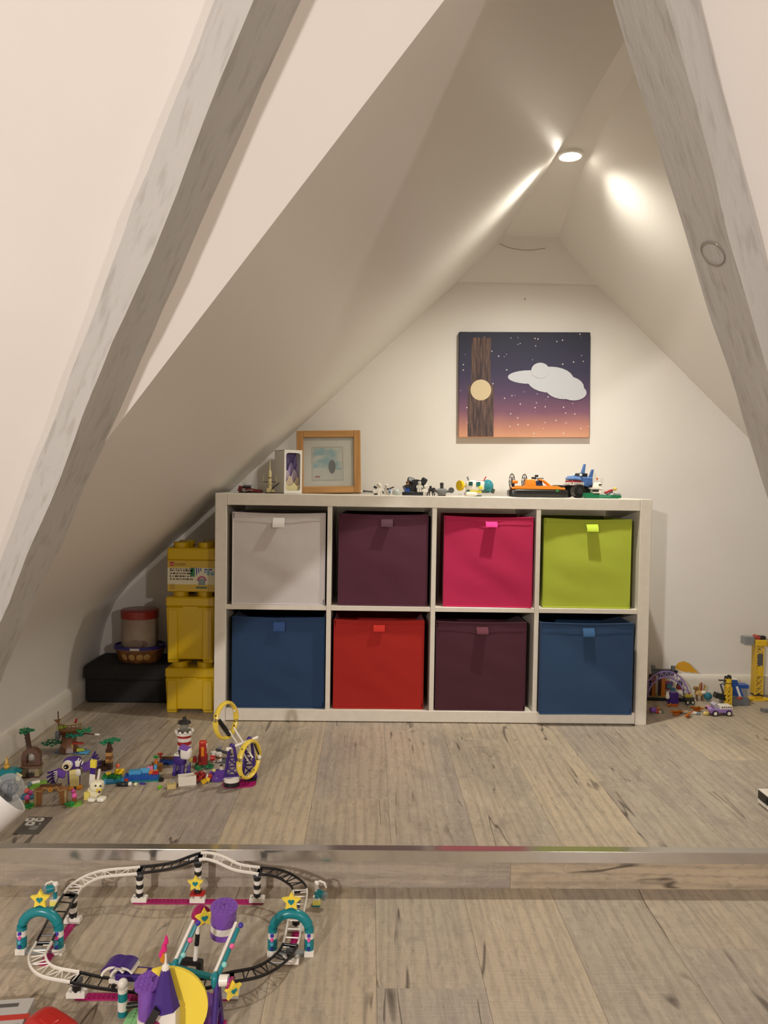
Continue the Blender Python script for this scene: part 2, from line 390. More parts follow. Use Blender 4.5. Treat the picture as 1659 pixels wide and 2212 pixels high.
    c = mix(c, '4A4036', cracks(9.0, (1.6, .13, 1), .010, 7.5, .60, .3))
    L(c, b.inputs['Base Color']); setp(b, Roughness=.46)
    bp = N('ShaderNodeBump'); bp.inputs['Strength'].default_value = .25; bp.inputs['Distance'].default_value = .0015; L(saw, bp.inputs['Height']); L(bp.outputs[0], b.inputs['Normal'])
    return m
oak = wood_mat('rustic_oak_laminate'); underlay = plastic('9A8768', .8)
PW, PL = .193, 1.22
def plank_mesh(wd, ln, axis=1):
    m = M(); b = .0005; t = .008
    m.box((0, 0, -t / 2), ((wd, ln, t) if axis else (ln, wd, t)), bev=b); return m
plank_cache = {}
def plank(parent, cx, cy, z, wd, ln, name='plank', rot=None):
    key = (round(wd, 3), round(ln, 3))
    if key not in plank_cache:
        o = plank_mesh(wd - .0003, ln - .0003).put(name, oak, parent); plank_cache[key] = o.data
    else:
        o = bpy.data.objects.new(name, plank_cache[key]); COL.objects.link(o); o.parent = parent
    o.location = (cx, cy, z)
    if rot: o.rotation_euler = rot
    return o
def floor_of(name, x0, x1, y0, y1, z, xoff, seed, cuts):
    b = M(); b.box(((x0 + x1) / 2, (y0 + y1) / 2, z - .03), (x1 - x0, y1 - y0, .044)); f = struct(b.put(name, underlay, smooth=0))
    r = random.Random(seed); i = 0; x = x0 + xoff - PW
    while x < x1:
        a, c = max(x, x0), min(x + PW, x1)
        if c - a > .02:
            y = y1 + cuts[i % len(cuts)]
            while y > y0:
                hi, lo = min(y, y1), max(y - PL, y0)
                if hi - lo > .02: plank(f, (a + c) / 2, (hi + lo) / 2, z, c - a, hi - lo)
                y -= PL
        x += PW; i += 1
    return f
sx = onz(837, 1700, 0).x
floor_of('floor_upper', -.62, 2.76, STEP_Y + .022, .44, 0, (sx + .62) % PW, 3, [.62, .95, .28, .80, .45, 1.08, .15, .7])
floor_of('floor_left', -2.2, -.62, STEP_Y + .022, -.3, 0, .05, 4, [.2, .7]); floor_of('floor_right', 2.76, 3.6, STEP_Y + .022, -.3, 0, .05, 4, [.2, .7])
sl = onz(835, 2050, LOW).x
floor_of('floor_lower', -2.2, 3.6, -5.0, STEP_Y + .012, LOW, (sl - .02 + 2.2) % PW, 9, [.35, .88, .1, .62, 1.0, .25, .75])
# riser boards and the metal nosing
rz = M(); rz.box((.7, STEP_Y + .03, LOW / 2 - .016), (5.8, .02, .06)); riser = struct(rz.put('wall_riser', underlay, smooth=0))
seam = ony(1103, 1890, STEP_Y + .012).x
for a, c in ((-2.2, seam - 2 * PL), (seam - 2 * PL, seam - PL), (seam - PL, seam), (seam, seam + PL), (seam + PL, 3.6)):
    o = plank(riser, (a + c) / 2, STEP_Y + .012, LOW / 2 - .013, .064, c - a); o.rotation_euler = Euler((PI / 2, 0, PI / 2)); o.rotation_euler = Matrix(((0, -1, 0), (0, 0, -1), (1, 0, 0))).to_euler()
alu = bpy.data.materials.new('brushed_aluminium'); nt, b = nodes_of(alu); setp(b, Base_Color=srgb('CFCBC4'), Metallic=.9, Roughness=.16)
n = nt.nodes.new('ShaderNodeTexNoise'); n.inputs['Scale'].default_value = 4; mp = nt.nodes.new('ShaderNodeMapping'); mp.inputs['Scale'].default_value = (1, 60, 60); tc = nt.nodes.new('ShaderNodeTexCoord')
nt.links.new(tc.outputs['Object'], mp.inputs[0]); nt.links.new(mp.outputs[0], n.inputs['Vector']); bp = nt.nodes.new('ShaderNodeBump'); bp.inputs['Strength'].default_value = .03; nt.links.new(n.outputs['Fac'], bp.inputs['Height']); nt.links.new(bp.outputs[0], b.inputs['Normal'])
m = M(); m.box((.7, STEP_Y + .012, .0008), (5.8, .024, .0016), bev=.0004); m.box((.7, STEP_Y, -.0115), (5.8, .0016, .0245), bev=.0004)
struct(m.put('trim_1', alu))
# spotlight in the dormer ridge
sp = thing('recessed_spotlight', 'round white recessed spotlight glowing in the dormer ridge', 'spotlight', SPOT_POS)
M().lathe((0, 0, 0), [(.024, .02), (.024, .003), (.026, -.003), (.034, -.005), (.038, -.002), (.038, .012)], 28).put('bezel', 'F2F0EA', sp)
M().sph((0, 0, -.002), .0235, (1, 1, .3), n=24).put('lens', emis('FFF6E8', 30.0), sp)
M().lathe((0, 0, .012), [(.030, .0), (.030, .03)], 20).put('can', '777777', sp)
# ================================================================= cube shelf and boxes
SW, SH, SD = 1.465, .768, .39
lam = bumpy('white_laminate', 'DED7C9', 'D9D1C2', 40, .33, .04, .0005)
sh = thing('cube_shelf', 'white cube shelf of eight compartments standing against the gable wall', 'shelf', (0, 0, 0))
T = .0385; t_ = .0155; CW = (SW - 2 * T - 3 * t_) / 4; CH = (SH - 2 * T - t_) / 2
for x in (T / 2, SW - T / 2): M().box((x, SD / 2, SH / 2), (T, SD, SH), bev=.0012).put('side_panel', lam, sh)
M().box((SW / 2, SD / 2 + .001, SH - T / 2 - .001), (SW - 2 * T - .0016, SD - .002, T), bev=.0012).put('top_panel', lam, sh)
M().box((SW / 2, SD / 2 + .001, T / 2 + .003), (SW - 2 * T - .0016, SD - .002, T), bev=.0012).put('bottom_panel', lam, sh)
for i in range(3): M().box((T + (i + 1) * CW + (i + .5) * t_, SD / 2 + .001, SH / 2), (t_, SD - .004, SH - 2 * T), bev=.0008).put('divider', lam, sh)
for i in range(4): M().box((T + i * (CW + t_) + CW / 2, SD / 2 + .002, T + CH + t_ / 2 + .002), (CW - .0004, SD - .006, t_), bev=.0008).put('middle_shelf', lam, sh)
def fabric(name, c):
    m = bpy.data.materials.new('felt_' + name); nt, b = nodes_of(m); L = nt.links.new
    tc = nt.nodes.new('ShaderNodeTexCoord'); n = nt.nodes.new('ShaderNodeTexNoise'); n.inputs['Scale'].default_value = 700; n.inputs['Detail'].default_value = 2
    n2 = nt.nodes.new('ShaderNodeTexNoise'); n2.inputs['Scale'].default_value = 5; n2.inputs['Detail'].default_value = 5
    L(tc.outputs['Object'], n.inputs['Vector']); L(tc.outputs['Object'], n2.inputs['Vector'])
    hsv = nt.nodes.new('ShaderNodeHueSaturation'); hsv.inputs['Color'].default_value = srgb(c)
    mr = nt.nodes.new('ShaderNodeMapRange'); mr.inputs['To Min'].default_value = .84; mr.inputs['To Max'].default_value = 1.14
    mm = nt.nodes.new('ShaderNodeMath'); mm.operation = 'MULTIPLY_ADD'; mm.inputs[1].default_value = .45; L(n.outputs['Fac'], mm.inputs[0])
    m3 = nt.nodes.new('ShaderNodeMath'); m3.operation = 'MULTIPLY'; m3.inputs[1].default_value = .55; L(n2.outputs['Fac'], m3.inputs[0]); L(m3.outputs[0], mm.inputs[2])
    L(mm.outputs[0], mr.inputs['Value']); L(mr.outputs[0], hsv.inputs['Value']); L(hsv.outputs[0], b.inputs['Base Color'])
    bp = nt.nodes.new('ShaderNodeBump'); bp.inputs['Strength'].default_value = .25; bp.inputs['Distance'].default_value = .0006; L(n.outputs['Fac'], bp.inputs['Height']); L(bp.outputs[0], b.inputs['Normal'])
    setp(b, Roughness=.85); b.inputs['Sheen Weight'].default_value = .06; return m
def fabric_box(label, col, tabcol, X, z, y, wd, ht, rz, seed, tabx, tab_h=.028, curl=.012):
    t = thing('storage_box', label, 'storage box', (X, y, z), rz)
    f = fabric(col, col); dp = .345; n = 14; r = random.Random(seed)
    def front(u, v):      # u,v in 0..1 -> wrinkled front
        bulge = .006 * math.sin(PI * u) * math.sin(PI * v)
        wr_ = .0035 * noise.noise((u * 2.2 + seed * 7, v * 5 + u * 2.5, seed)) * math.sin(PI * u) ** .5 * math.sin(PI * v) ** .5 * 1.6
        sag = -.004 * math.sin(PI * u) if v > .999 else 0
        return ((u - .5) * wd, -bulge - wr_, v * ht + sag * v)
    m = M(); vs = [front(i / n, j / n) for j in range(n + 1) for i in range(n + 1)]
    fs = [(j * (n + 1) + i, j * (n + 1) + i + 1, (j + 1) * (n + 1) + i + 1, (j + 1) * (n + 1) + i) for j in range(n) for i in range(n)]
    m.add(vs, fs); m.put('front_panel', f, t, smooth=80)
    b = M(); w2 = wd / 2; th = .004
    for sx_ in (-1, 1): b.box((sx_ * (w2 - th / 2), dp / 2, ht / 2), (th, dp, ht - .002))
    b.box((0, dp - th / 2, ht / 2), (wd - 2 * th, th, ht - .002)); b.box((0, dp / 2, th / 2), (wd - 2 * th, dp - 2 * th, th)); b.box((0, th / 2 + .0005, ht / 2), (wd - 2 * th, th, ht - .008)); b.put('body', f, t)
    p = M(); p.tube([(-w2, 0, .002), (-w2, -.002, .001), (0, -.001, .0015), (w2, -.002, .001), (w2, 0, .002)], .0024, 6)
    p.tube([(-w2, 0, ht - .001)] + [tuple(Vector(front(i / n, 1)) + Vector((0, -.001, 0))) for i in range(n + 1)] + [(w2, 0, ht - .001)], .0022, 6)
    for sx_ in (-1, 1): p.tube([(sx_ * w2, -.0005, .002), (sx_ * w2, -.0005, ht - .001)], .002, 6)
    p.put('piping', f, t)
    h = M(); sec = []; tw = .037
    for i in range(9): q = i / 8; sec.append((-.006 - curl * math.sin(PI / 2 * q), ht - .016 - tab_h * q))
    sec2 = [(y_ - .0012, z_) for y_, z_ in sec]
    vs = [(tabx + sx_ * tw / 2 + sx_ * .001, y_, z_) for sx_ in (-1, 1) for y_, z_ in sec + sec2[::-1]]; k = len(sec) * 2
    h.add(vs, [(i, (i + 1) % k, k + (i + 1) % k, k + i) for i in range(k)] + [tuple(range(k)), tuple(range(k, 2 * k))[::-1]]); h.put('pull_tab', fabric(tabcol + 't', tabcol), t)
    s_ = M(); s_.tube([(-w2 + .004, -.0035, ht - .012), (0, -.0075, ht - .014), (w2 - .004, -.0035, ht - .012)], .0007, 5); s_.put('stitch_line', f, t)
    return t
Z0 = T + .004; Z1 = T + CH + t_ + .003
def cellx(px): return ony(px, 1300, .01).x
fabric_box('light grey-white fabric box with a white tab and faint smudges', 'D0CAC7', 'E4E0DA', cellx(601), Z1, .012, .309, .309, 0, 1, .0, .032, .014)
fabric_box('plum fabric box in the upper row between the white and the pink box', '512234', '54323F', cellx(826), Z1, .018, .299, .309, -.03, 2, .012, .026, .013)
fabric_box('bright pink fabric box with a glossy pink tab', 'BE1E52', 'EC2F86', cellx(1053), Z1, .016, .296, .306, -.05, 3, .008, .018, .019)
fabric_box('lime green fabric box with a lime tab', 'ABB836', 'B4CB35', cellx(1268), Z1, .022, .293, .303, -.035, 4, .012, .026, .018)
fabric_box('dark blue fabric box below the white box', '1C3A5E', '28487A', cellx(602), Z0, .020, .310, .309, 0, 5, .002, .031, .004)
fabric_box('bright red fabric box in the lower row', 'A3160A', 'C8281C', cellx(820), Z0, .020, .304, .303, 0, 6, .0, .022, .005)
fabric_box('dark maroon fabric box in the lower row below the pink box', '451826', '5E2A36', cellx(1041), Z0, .012, .304, .302, 0, 7, .002, .022, .018)
fabric_box('denim blue fabric box below the lime box, sticking out of the shelf', '223F62', '335C88', cellx(1265), Z0 - .001, -.018, .311, .309, .01, 8, .002, .028, .010)
# ---------------------------------------------------------------- canvas on the gable wall
cv = bpy.data.materials.new('canvas_print'); nt, b = nodes_of(cv); L = nt.links.new; N = nt.nodes.new
tc = N('ShaderNodeTexCoord'); sp_ = N('ShaderNodeSeparateXYZ'); L(tc.outputs['Object'], sp_.inputs[0])
nz_ = N('ShaderNodeTexNoise'); nz_.inputs['Scale'].default_value = 12; nz_.inputs['Detail'].default_value = 6; L(tc.outputs['Object'], nz_.inputs['Vector'])
ma = N('ShaderNodeMath'); ma.operation = 'MULTIPLY_ADD'; ma.inputs[1].default_value = 2.44; ma.inputs[2].default_value = .47; L(sp_.outputs['Z'], ma.inputs[0])
mb = N('ShaderNodeMath'); mb.operation = 'MULTIPLY_ADD'; mb.inputs[1].default_value = .06; L(nz_.outputs['Fac'], mb.inputs[0]); L(ma.outputs[0], mb.inputs[2])
rp = N('ShaderNodeValToRGB'); e = rp.color_ramp.elements
for p_, c_ in ((0.0, 'D9A07E'), (.10, 'BE8474'), (.24, '7F566C'), (.42, '54405F'), (.62, '36344F'), (1.0, '2A2C3D')):
    el = e[0] if p_ == 0 else (e[-1] if p_ == 1.0 else e.new(p_)); el.position = p_; el.color = srgb(c_)
L(mb.outputs[0], rp.inputs['Fac'])
vo = N('ShaderNodeTexVoronoi'); vo.inputs['Scale'].default_value = 42; L(tc.outputs['Object'], vo.inputs['Vector'])
lt = N('ShaderNodeMath'); lt.operation = 'LESS_THAN'; lt.inputs[1].default_value = .11; L(vo.outputs['Distance'], lt.inputs[0])
mx = N('ShaderNodeMix'); mx.data_type = 'RGBA'; L(lt.outputs[0], mx.inputs[0]); L(rp.outputs['Color'], mx.inputs[6]); mx.inputs[7].default_value = srgb('D8CFC8'); L(mx.outputs[2], b.inputs['Base Color']); setp(b, Roughness=.7)
c0, c1 = ony(992, 717, .40), ony(1273, 945, .40); cw, ch = .508, .405; cc = (c0 + c1) / 2
can = thing('canvas_picture', 'canvas picture of a dusk sky fading navy to orange hung on the gable wall', 'picture', (cc.x, .419, cc.z)); can.rotation_euler = (0, -.015, 0)
m = M(); m.box((0, -.010, 0), (cw, .019, ch), bev=.002); m.put('canvas', cv, can)
tx = -cw / 2 + .085
m = M(); m.box((tx, -.0199, -.10), (.100, .0006, .198)); m.box((tx, -.0199, .09), (.075, .0006, .18)); m.put('brown_column_print', bumpy('print_brown', '70594E', '3A3038', 60, .8, .0, stretch=(3, 1, .25)), can)
m = M(); m.lathe((tx, -.0203, -.02), [(0, 0), (.040, 0), (.040, .0003)], 26, rot=(PI / 2, 0, 0)); m.put('pale_disc_print', 'D6C3A0', can)
m = M()
for q_, (dx, dz, rx, rz_) in enumerate(((.02, .03, .085, .026), (.10, .02, .09, .050), (.155, -.01, .075, .045), (.06, .055, .035, .03), (.19, -.03, .05, .03))): m.lathe((dx, -.0203 - q_ * .0004, dz), [(0, 0), (1, 0), (1, .0003)], 24, rot=(PI / 2, 0, 0), sc=(rx, rz_))
m.put('pale_cloud_print', 'C9CBD2', can)
# ---------------------------------------------------------------- wooden frame on the shelf
ZT = SH
pine = bumpy('pine', 'C08F58', 'A97A45', 9, .5, .1, .001, stretch=(8, 8, .6))
fr = thing('picture_frame', 'light wooden deep frame with a white mount, standing on the shelf', 'picture frame', (ony(711, 1063, .30).x, .30, ZT), .0, tilt=(-.13, -.028))
FWd, FH, B_ = .238, .235, .025
for x in (-1, 1): M().box((x * (FWd - B_) / 2, 0, FH / 2), (B_, .034, FH), bev=.0015).put('frame_side', pine, fr)
for z in (B_ / 2, FH - B_ / 2): M().box((0, 0, z), (FWd - 2 * B_, .033, B_), bev=.0015).put('frame_rail', bumpy('pine_rail', 'C08F58', 'A97A45', 9, .5, .1, .001, stretch=(.6, 8, 8)), fr)
iw, ih = FWd - 2 * B_, FH - 2 * B_
M().box((0, -.004, FH / 2), (iw, .002, ih)).put('mount', bumpy('mount_card', 'E2DCCD', 'DDD6C6', 30, .8, .0), fr)
m = M(); m.prism(rrect(.118, .128, .0005, 1), .0008, (-.005, -0.0052, FH / 2 - .006), hole=rrect(.112, .122, .0005, 1)); m.put('mount_bevel', 'B9B1A0', fr)
pr = bumpy('print_wash', '8FB9BE', 'D9D6C8', 14, .8, 0, stretch=(1, 1, 2.2), contrast=(.42, .56))
M().box((-.005, -0.0055, FH / 2 + .012), (.106, .0006, .082)).put('print_sky', pr, fr); M().box((-.005, -0.0055, FH / 2 - .047), (.106, .0006, .036)).put('print_ground', 'D2CFC2', fr)
m = M(); m.lathe((.012, -0.0060, FH / 2 - .018), [(0, 0), (1, 0), (1, .0004)], 20, rot=(PI / 2, 0, 0), sc=(.013, .026)); m.put('print_dark_shape', '4A4C4E', fr)
m = M(); m.box((-.042, -0.0060, FH / 2 - .055), (.018, .0005, .006)); m.put('print_red_mark', 'A8483E', fr)
glz = plastic('F4F6F6', .03, trans=1.0)
M().box((0, -.0115, FH / 2), (iw, .0012, ih)).put('glass', glz, fr)
# white window box with layered paper scene
wb = thing('paper_light_box', 'white card box with a rounded window onto a purple and cream layered scene', 'box', (ony(622, 1064, .17).x, .17, ZT), .52)
bw, bd_, bh = .068, .085, .152
m = M(); ow = [(x, z + bh / 2) for x, z in rrect(bw, bh, .0012, 5)]; hw = [(x, z + bh / 2) for x, z in rrect(.054, .132, .009, 5)]
m.prism(ow, .002, (0, -bd_ / 2, 0), hole=hw); m.put('front_frame', 'E3DFD6', wb)
m = M(); m.box((-bw / 2 + .001, 0, bh / 2), (.002, bd_, bh)); m.box((bw / 2 - .001, 0, bh / 2), (.002, bd_, bh)); m.box((0, 0, bh - .001), (bw, bd_, .002)); m.box((0, 0, .001), (bw, bd_, .002)); m.put('case', 'DAD6CD', wb)
M().box((0, .006, bh / 2), (bw - .004, .002, bh - .004)).put('back_card', '7A6AA0', wb)
for i, (c_, hh, sd) in enumerate((('8478AE', .13, 1), ('9C8CB6', .108, 2), ('B8A6B8', .086, 3), ('C4B29A', .06, 4), ('D2C795', .034, 5))):
    rr = random.Random(sd); ol = [(-.032, .003)] + [(.032, .003)] + [(.032 - .064 * k_ / 12, hh * (.62 + .38 * abs(math.sin(k_ * .55 + sd))) + rr.uniform(-.004, .004)) for k_ in range(13)]
    M().prism(ol, .001, (0, -.002 - i * .008, .0)).put('paper_layer', c_, wb)
# ================================================================= toys: helpers
WH, BK, PU, DPU, TE, MG, YE, GY, DG, LG = 'E6E0D4', '1C1B1C', '7B4FA8', '3F2676', '0F7F86', 'A3155F', 'F2D84A', '8C8C8A', '4B4D50', '8FC98A'
RD, BR, DBR, TN, BL, LBL, GN, OR, LIM, GOLD = 'B3201F', '7A4A2A', '4A2F22', 'B79A6A', '1E4FA3', '4C9CC8', '1F7A46', 'E07A22', '8FB22E', 'C79A3A'
def star_poly(R, r, n=5, rot=90): return [((R if i % 2 == 0 else r) * math.cos(math.radians(rot + i * 180 / n)), (R if i % 2 == 0 else r) * math.sin(math.radians(rot + i * 180 / n))) for i in range(2 * n)]
def heart_poly(s): return [(s * .06 * 16 * math.sin(t) ** 3, s * .06 * (13 * math.cos(t) - 5 * math.cos(2 * t) - 2 * math.cos(3 * t) - math.cos(4 * t))) for t in [2 * PI * i / 22 for i in range(22)]]
def star_part(parent, c, rz=0, R=.0175, tilt=0):
    st = M().prism(star_poly(R, R * .52), .006, c, (tilt, 0, rz)).put('star', YE, parent)
    d = Euler((tilt, 0, rz)).to_matrix() @ Vector((0, -.0036, 0))
    M().prism(heart_poly(R * .34), .0018, Vector(c) + d, (tilt, 0, rz)).put('heart', TE, st); return st
def smooth_path(pts, n=8, closed=True):
    out = []; k = len(pts)
    for i in range(k if closed else k - 1):
        p0, p1, p2, p3 = (pts[(i - 1) % k] if closed or i else pts[0]), pts[i], pts[(i + 1) % k], (pts[(i + 2) % k] if closed else pts[min(i + 2, k - 1)])
        seg = []
        for j in range(n):
            t = j / n; seg.append(.5 * ((2 * p1) + (-p0 + p2) * t + (2 * p0 - 5 * p1 + 4 * p2 - p3) * t * t + (-p0 + 3 * p1 - 3 * p2 + p3) * t ** 3))
        out.append(seg)
    return out
def round_col(m1, m2, x, y, z0, z1, r=.0078, first=0):
    """alternating short round bricks: m1 and m2 take turns"""
    n = max(1, round((z1 - z0) / .0096)); h = (z1 - z0) / n
    for i in range(n):
        mm = (m1, m2)[(i + first) % 2]; a = z0 + i * h
        mm.lathe((x, y, 0), [(r * .86, a), (r * .86, a + h * .18), (r, a + h * .22), (r, a + h), (0, a + h)], 12)
# ================================================================= roller coaster on the lower floor
CO = bpy.data.objects.new('roller_coaster', None); COL.objects.link(CO); tag(CO, 'toy roller coaster with looping black and white track and two teal star arches', 'toy')
CO.location = onz(350, 2040, LOW); O0 = CO.location.copy()
def W(x, y, z): return onz(x, y, LOW + z) - O0
segs = [(BK, [(432, 1850, .100), (370, 1870, .083)]), (WH, [(300, 1880, .069), (217, 1889, .069), (170, 1911, .068)]), (BK, [(152, 1932, .066), (126, 1975, .052)]),
        (WH, [(95, 2035, .038), (80, 2068, .036), (100, 2097, .036)]), (BK, [(162, 2111, .036), (226, 2124, .029), (320, 2133, .022), (430, 2126, .028)]),
        (BK, [(500, 2111, .036), (558, 2099, .036), (601, 2074, .036)]), (WH, [(627, 2040, .037), (639, 1978, .054)]), (BK, [(648, 1922, .067), (624, 1897, .069), (594, 1885, .069)]), (WH, [(560, 1881, .069), (512, 1873, .080), (468, 1854, .096)])]
flat_pts = []; owner = []
for i, (c, ps) in enumerate(segs):
    for p in ps: flat_pts.append(W(*p)); owner.append(i)
sm = smooth_path(flat_pts, 7)
for i, (c, ps) in enumerate(segs):
    pts = [p for k_, s_ in enumerate(sm) if owner[k_] == i for p in s_]
    last = max(k_ for k_ in range(len(owner)) if owner[k_] == i); pts.append(sm[(last + 1) % len(sm)][0])
    m = M(); Lr = []; Rr = []
    for k_, p in enumerate(pts):
        d = pts[min(k_ + 1, len(pts) - 1)] - pts[max(k_ - 1, 0)]; sd = Vector((d.y, -d.x, 0)).normalized() * .0138; Lr.append(p - sd); Rr.append(p + sd)
    for rl in (Lr, Rr): m.tube(rl, 1, 6, flat=(.0021, .0034))
    curved = i in (1, 3, 5, 7); acc = 0; zig = 0
    for k_ in range(1, len(pts)):
        acc += (pts[k_] - pts[k_ - 1]).length
        if acc > .0165:
            acc = 0; z_ = Vector((0, 0, -.0012)); m.cyl(Lr[k_] + z_, Rr[k_] + z_, .0013, n=6)
            if curved:
                j = min(len(pts) - 1, k_ + 2); a_, b_ = (Lr[k_], Rr[j]) if zig else (Rr[k_], Lr[j]); m.cyl(a_ + z_, b_ + z_, .0011, n=6); zig = 1 - zig
    for e in (0, -1):
        q = (Lr[e] + Rr[e]) / 2; dd = pts[1] - pts[0] if e == 0 else pts[-1] - pts[-2]
        m.box(q + Vector((0, 0, -.0028)), (.029, .010, .0022), (0, 0, math.atan2(dd.y, dd.x) - PI / 2))
    m.put('track_section', c, CO)
def support(x, y, z, rz=0, rail_z=None, first=1, base='E6E0D4'):
    p = W(x, y, z); b1, b2 = M(), M(); M().brick((p.x, p.y, .0032), 4, 2, 3, False).studs(p.x, p.y, .0128, 4, 2).put('support_base', base, CO)
    round_col(b1, b2, p.x, p.y, .0128, p.z - .011 + 0, first=first)
    if b1.v: b1.put('column_white', WH, CO)
    if b2.v: b2.put('column_black', BK, CO)
    M().box((p.x, p.y, p.z - .007), (.016, .016, .0085), bev=.0006).put('column_cap', DG, CO); return p
pA = support(302, 1880, .069); pB = support(428, 1851, .099, first=0); pC = support(556, 1881, .069)
support(158, 1925, .066); support(166, 2111, .036, first=1); support(497, 2112, .036); support(628, 2040, .037); support(640, 1945, .062)
M().box((pB.x, pB.y - .002, .0215), (.030, .020, .003), bev=.0004).put('red_plate', RD, CO)
star_part(CO, (pB.x - .002, pB.y - .014, .050))
def strip(name, a, b, wd, col, z0=0.0, h=.0032):
    d = Vector(b) - Vector(a); n = max(2, int(d.length / .008)); m = M(); rz_ = math.atan2(d.y, d.x); c = (Vector(a) + Vector(b)) / 2
    m.box((c.x, c.y, z0 + h / 2), (d.length, wd, h), (0, 0, rz_))
    for i in range(n):
        for s_ in (-.004, .004):
            q = Vector(a) + d * ((i + .5) / n) + Vector((-d.y, d.x, 0)).normalized() * s_; m.cyl((q.x, q.y, z0 + h), (q.x, q.y, z0 + h + .0017), .0024, n=7)
    return m.put(name, col, CO)
strip('base_plate', (pA.x - .012, pA.y, 0), (pC.x + .012, pC.y, 0), .0155, MG)
q1 = W(158, 1925, .066); q1.z = 0; q2 = W(86, 2052, .037); q2.z = 0; strip('base_plate', q1, q1 + (q2 - q1) * .92, .0155, MG)
q3 = W(166, 2111, .036); q4 = W(497, 2112, .036); q3.z = q4.z = 0; strip('base_plate', q3, q4, .0155, MG)
q5 = W(628, 2040, .037); q6 = W(642, 1945, .062); q5.z = q6.z = 0; strip('base_plate', q5, q6, .0155, MG)
def arch(cx, by, crown):
    p = W(cx, by, 0); R_, r_ = .0345, .0092; zc = .046
    m = M(); pts = [(p.x + R_ * math.cos(t), p.y, zc + R_ * .98 * math.sin(t)) for t in [PI * i / 18 for i in range(19)]]
    a_ = M().tube([(p.x + R_, p.y, zc - .002)] + pts + [(p.x - R_, p.y, zc - .002)], r_, 12).put('arch', TE, CO)
    for s_ in (-1, 1):
        x = p.x + s_ * R_
        M().cyl((x, p.y, .033), (x, p.y, zc), r_ * .98).put('arch_leg_white', WH, CO); M().cyl((x, p.y, .0115), (x, p.y, .033), r_).put('arch_leg_teal', TE, CO); M().box((x, p.y, .0057), (.0185, .0185, .0114), bev=.0005).put('arch_foot', WH, CO)
        for z, c in ((.0415, '4A35A8'), (.0335, 'E85FA8'), (.0250, '57A8C4'), (.0165, '2A2F88')): M().lathe((x, p.y - .0095, z), [(0, .003), (.0026, .0025), (.0037, 0)], 12, rot=(PI / 2, 0, 0)).put('light_stud', c, CO)
    M().box((p.x, p.y + .001, .003), (2 * R_ - .018, .014, .0032)).put('clear_plate', plastic('B9C3C4', .15, trans=.7), CO)
    star_part(CO, (p.x, p.y, zc + R_ + .0225), R=.0185)
    return p
arch(87, 2058, 1960); arch(628, 2062, 1965)
def cannon(label, cx, by, flip):
    c = thing('toy_searchlight', label, 'toy', onz(cx, by, LOW), 0)
    M().brick((0, 0, 0), 2, 2, 1, False).put('base_teal', TE, c); M().box((0, 0, .0087), (.0165, .0165, .0110), bev=.0005).put('base_yellow', 'EADF70', c); M().box((0, 0, .0155), (.0165, .0165, .0026), bev=.0005).put('base_white', WH, c)
    M().cyl((0, 0, .016), (0, 0, .032), .0042).put('post', TE, c)
    M().cyl((0, 0, .032), (flip * .001, 0, .044), .0048, .004).put('neck', WH, c); M().sph((flip * .001, 0, .046), .0062).put('knob', WH, c)
    h = M().cyl((flip * -.002, -.004, .040 if flip > 0 else .030), (flip * -.014, -.010, .040 if flip > 0 else .026), .0075, .0082); h.put('barrel', TE, c)
    M().cyl((flip * -.014, -.010, .040 if flip > 0 else .026), (flip * -.020, -.013, .040 if flip > 0 else .024), .0085).put('lens', plastic('8FA4A8', .1, trans=.5), c)
    M().tube([(flip * -.020, -.006, .040), (flip * -.016, -.004, .050), (flip * -.006, -.002, .053), (0, 0, .048)], .0022, 6).put('handle', WH, c); return c
cannon('small white and teal searchlight aimed sideways on a yellow block beside the black ramp', 119, 1957, 1); cannon('small white and teal searchlight aimed down beside the white ramp of the coaster', 684, 1955, -1)
# ---------------------------------------------------------------- train
tr = thing('coaster_train', 'purple toy coaster train with white mudguard rims on the front track', 'toy', W(285, 2126, .031) + O0, -.12)
M().box((0, 0, .010), (.072, .026, .008), bev=.001).put('chassis', WH, tr); M().box((.004, 0, .018), (.058, .028, .012), bev=.002).put('body', DPU, tr)
M().box((.012, 0, .0245), (.026, .014, .0015)).put('seat', 'C9AF7A', tr)
for dx in (-.030, -.014):
    pl = arc(0, 0, .024, 40, 165, 9); M().prism(pl + [(x * .84, z * .84) for x, z in pl[::-1]], .030, (dx + .004, 0, .014)).put('mudguard_rim', WH, tr)
    pl = arc(0, 0, .027, 55, 150, 9); M().prism(pl + [(x * .92, z * .92) for x, z in pl[::-1]], .030, (dx + .004, 0, .014)).put('mudguard', DPU, tr)
for dx in (-.026, .026):
    w_ = M()
    for s_ in (-1, 1): w_.cyl((dx, s_ * .012, .004), (dx, s_ * .016, .004), .0042, n=12)
    w_.put('wheel_pair', BK, tr)
M().sph((.040, .0, .020), .008).put('head_lamp', WH, tr); M().box((.036, -.012, .012), (.012, .008, .010), bev=.001).put('bumper', TE, tr)
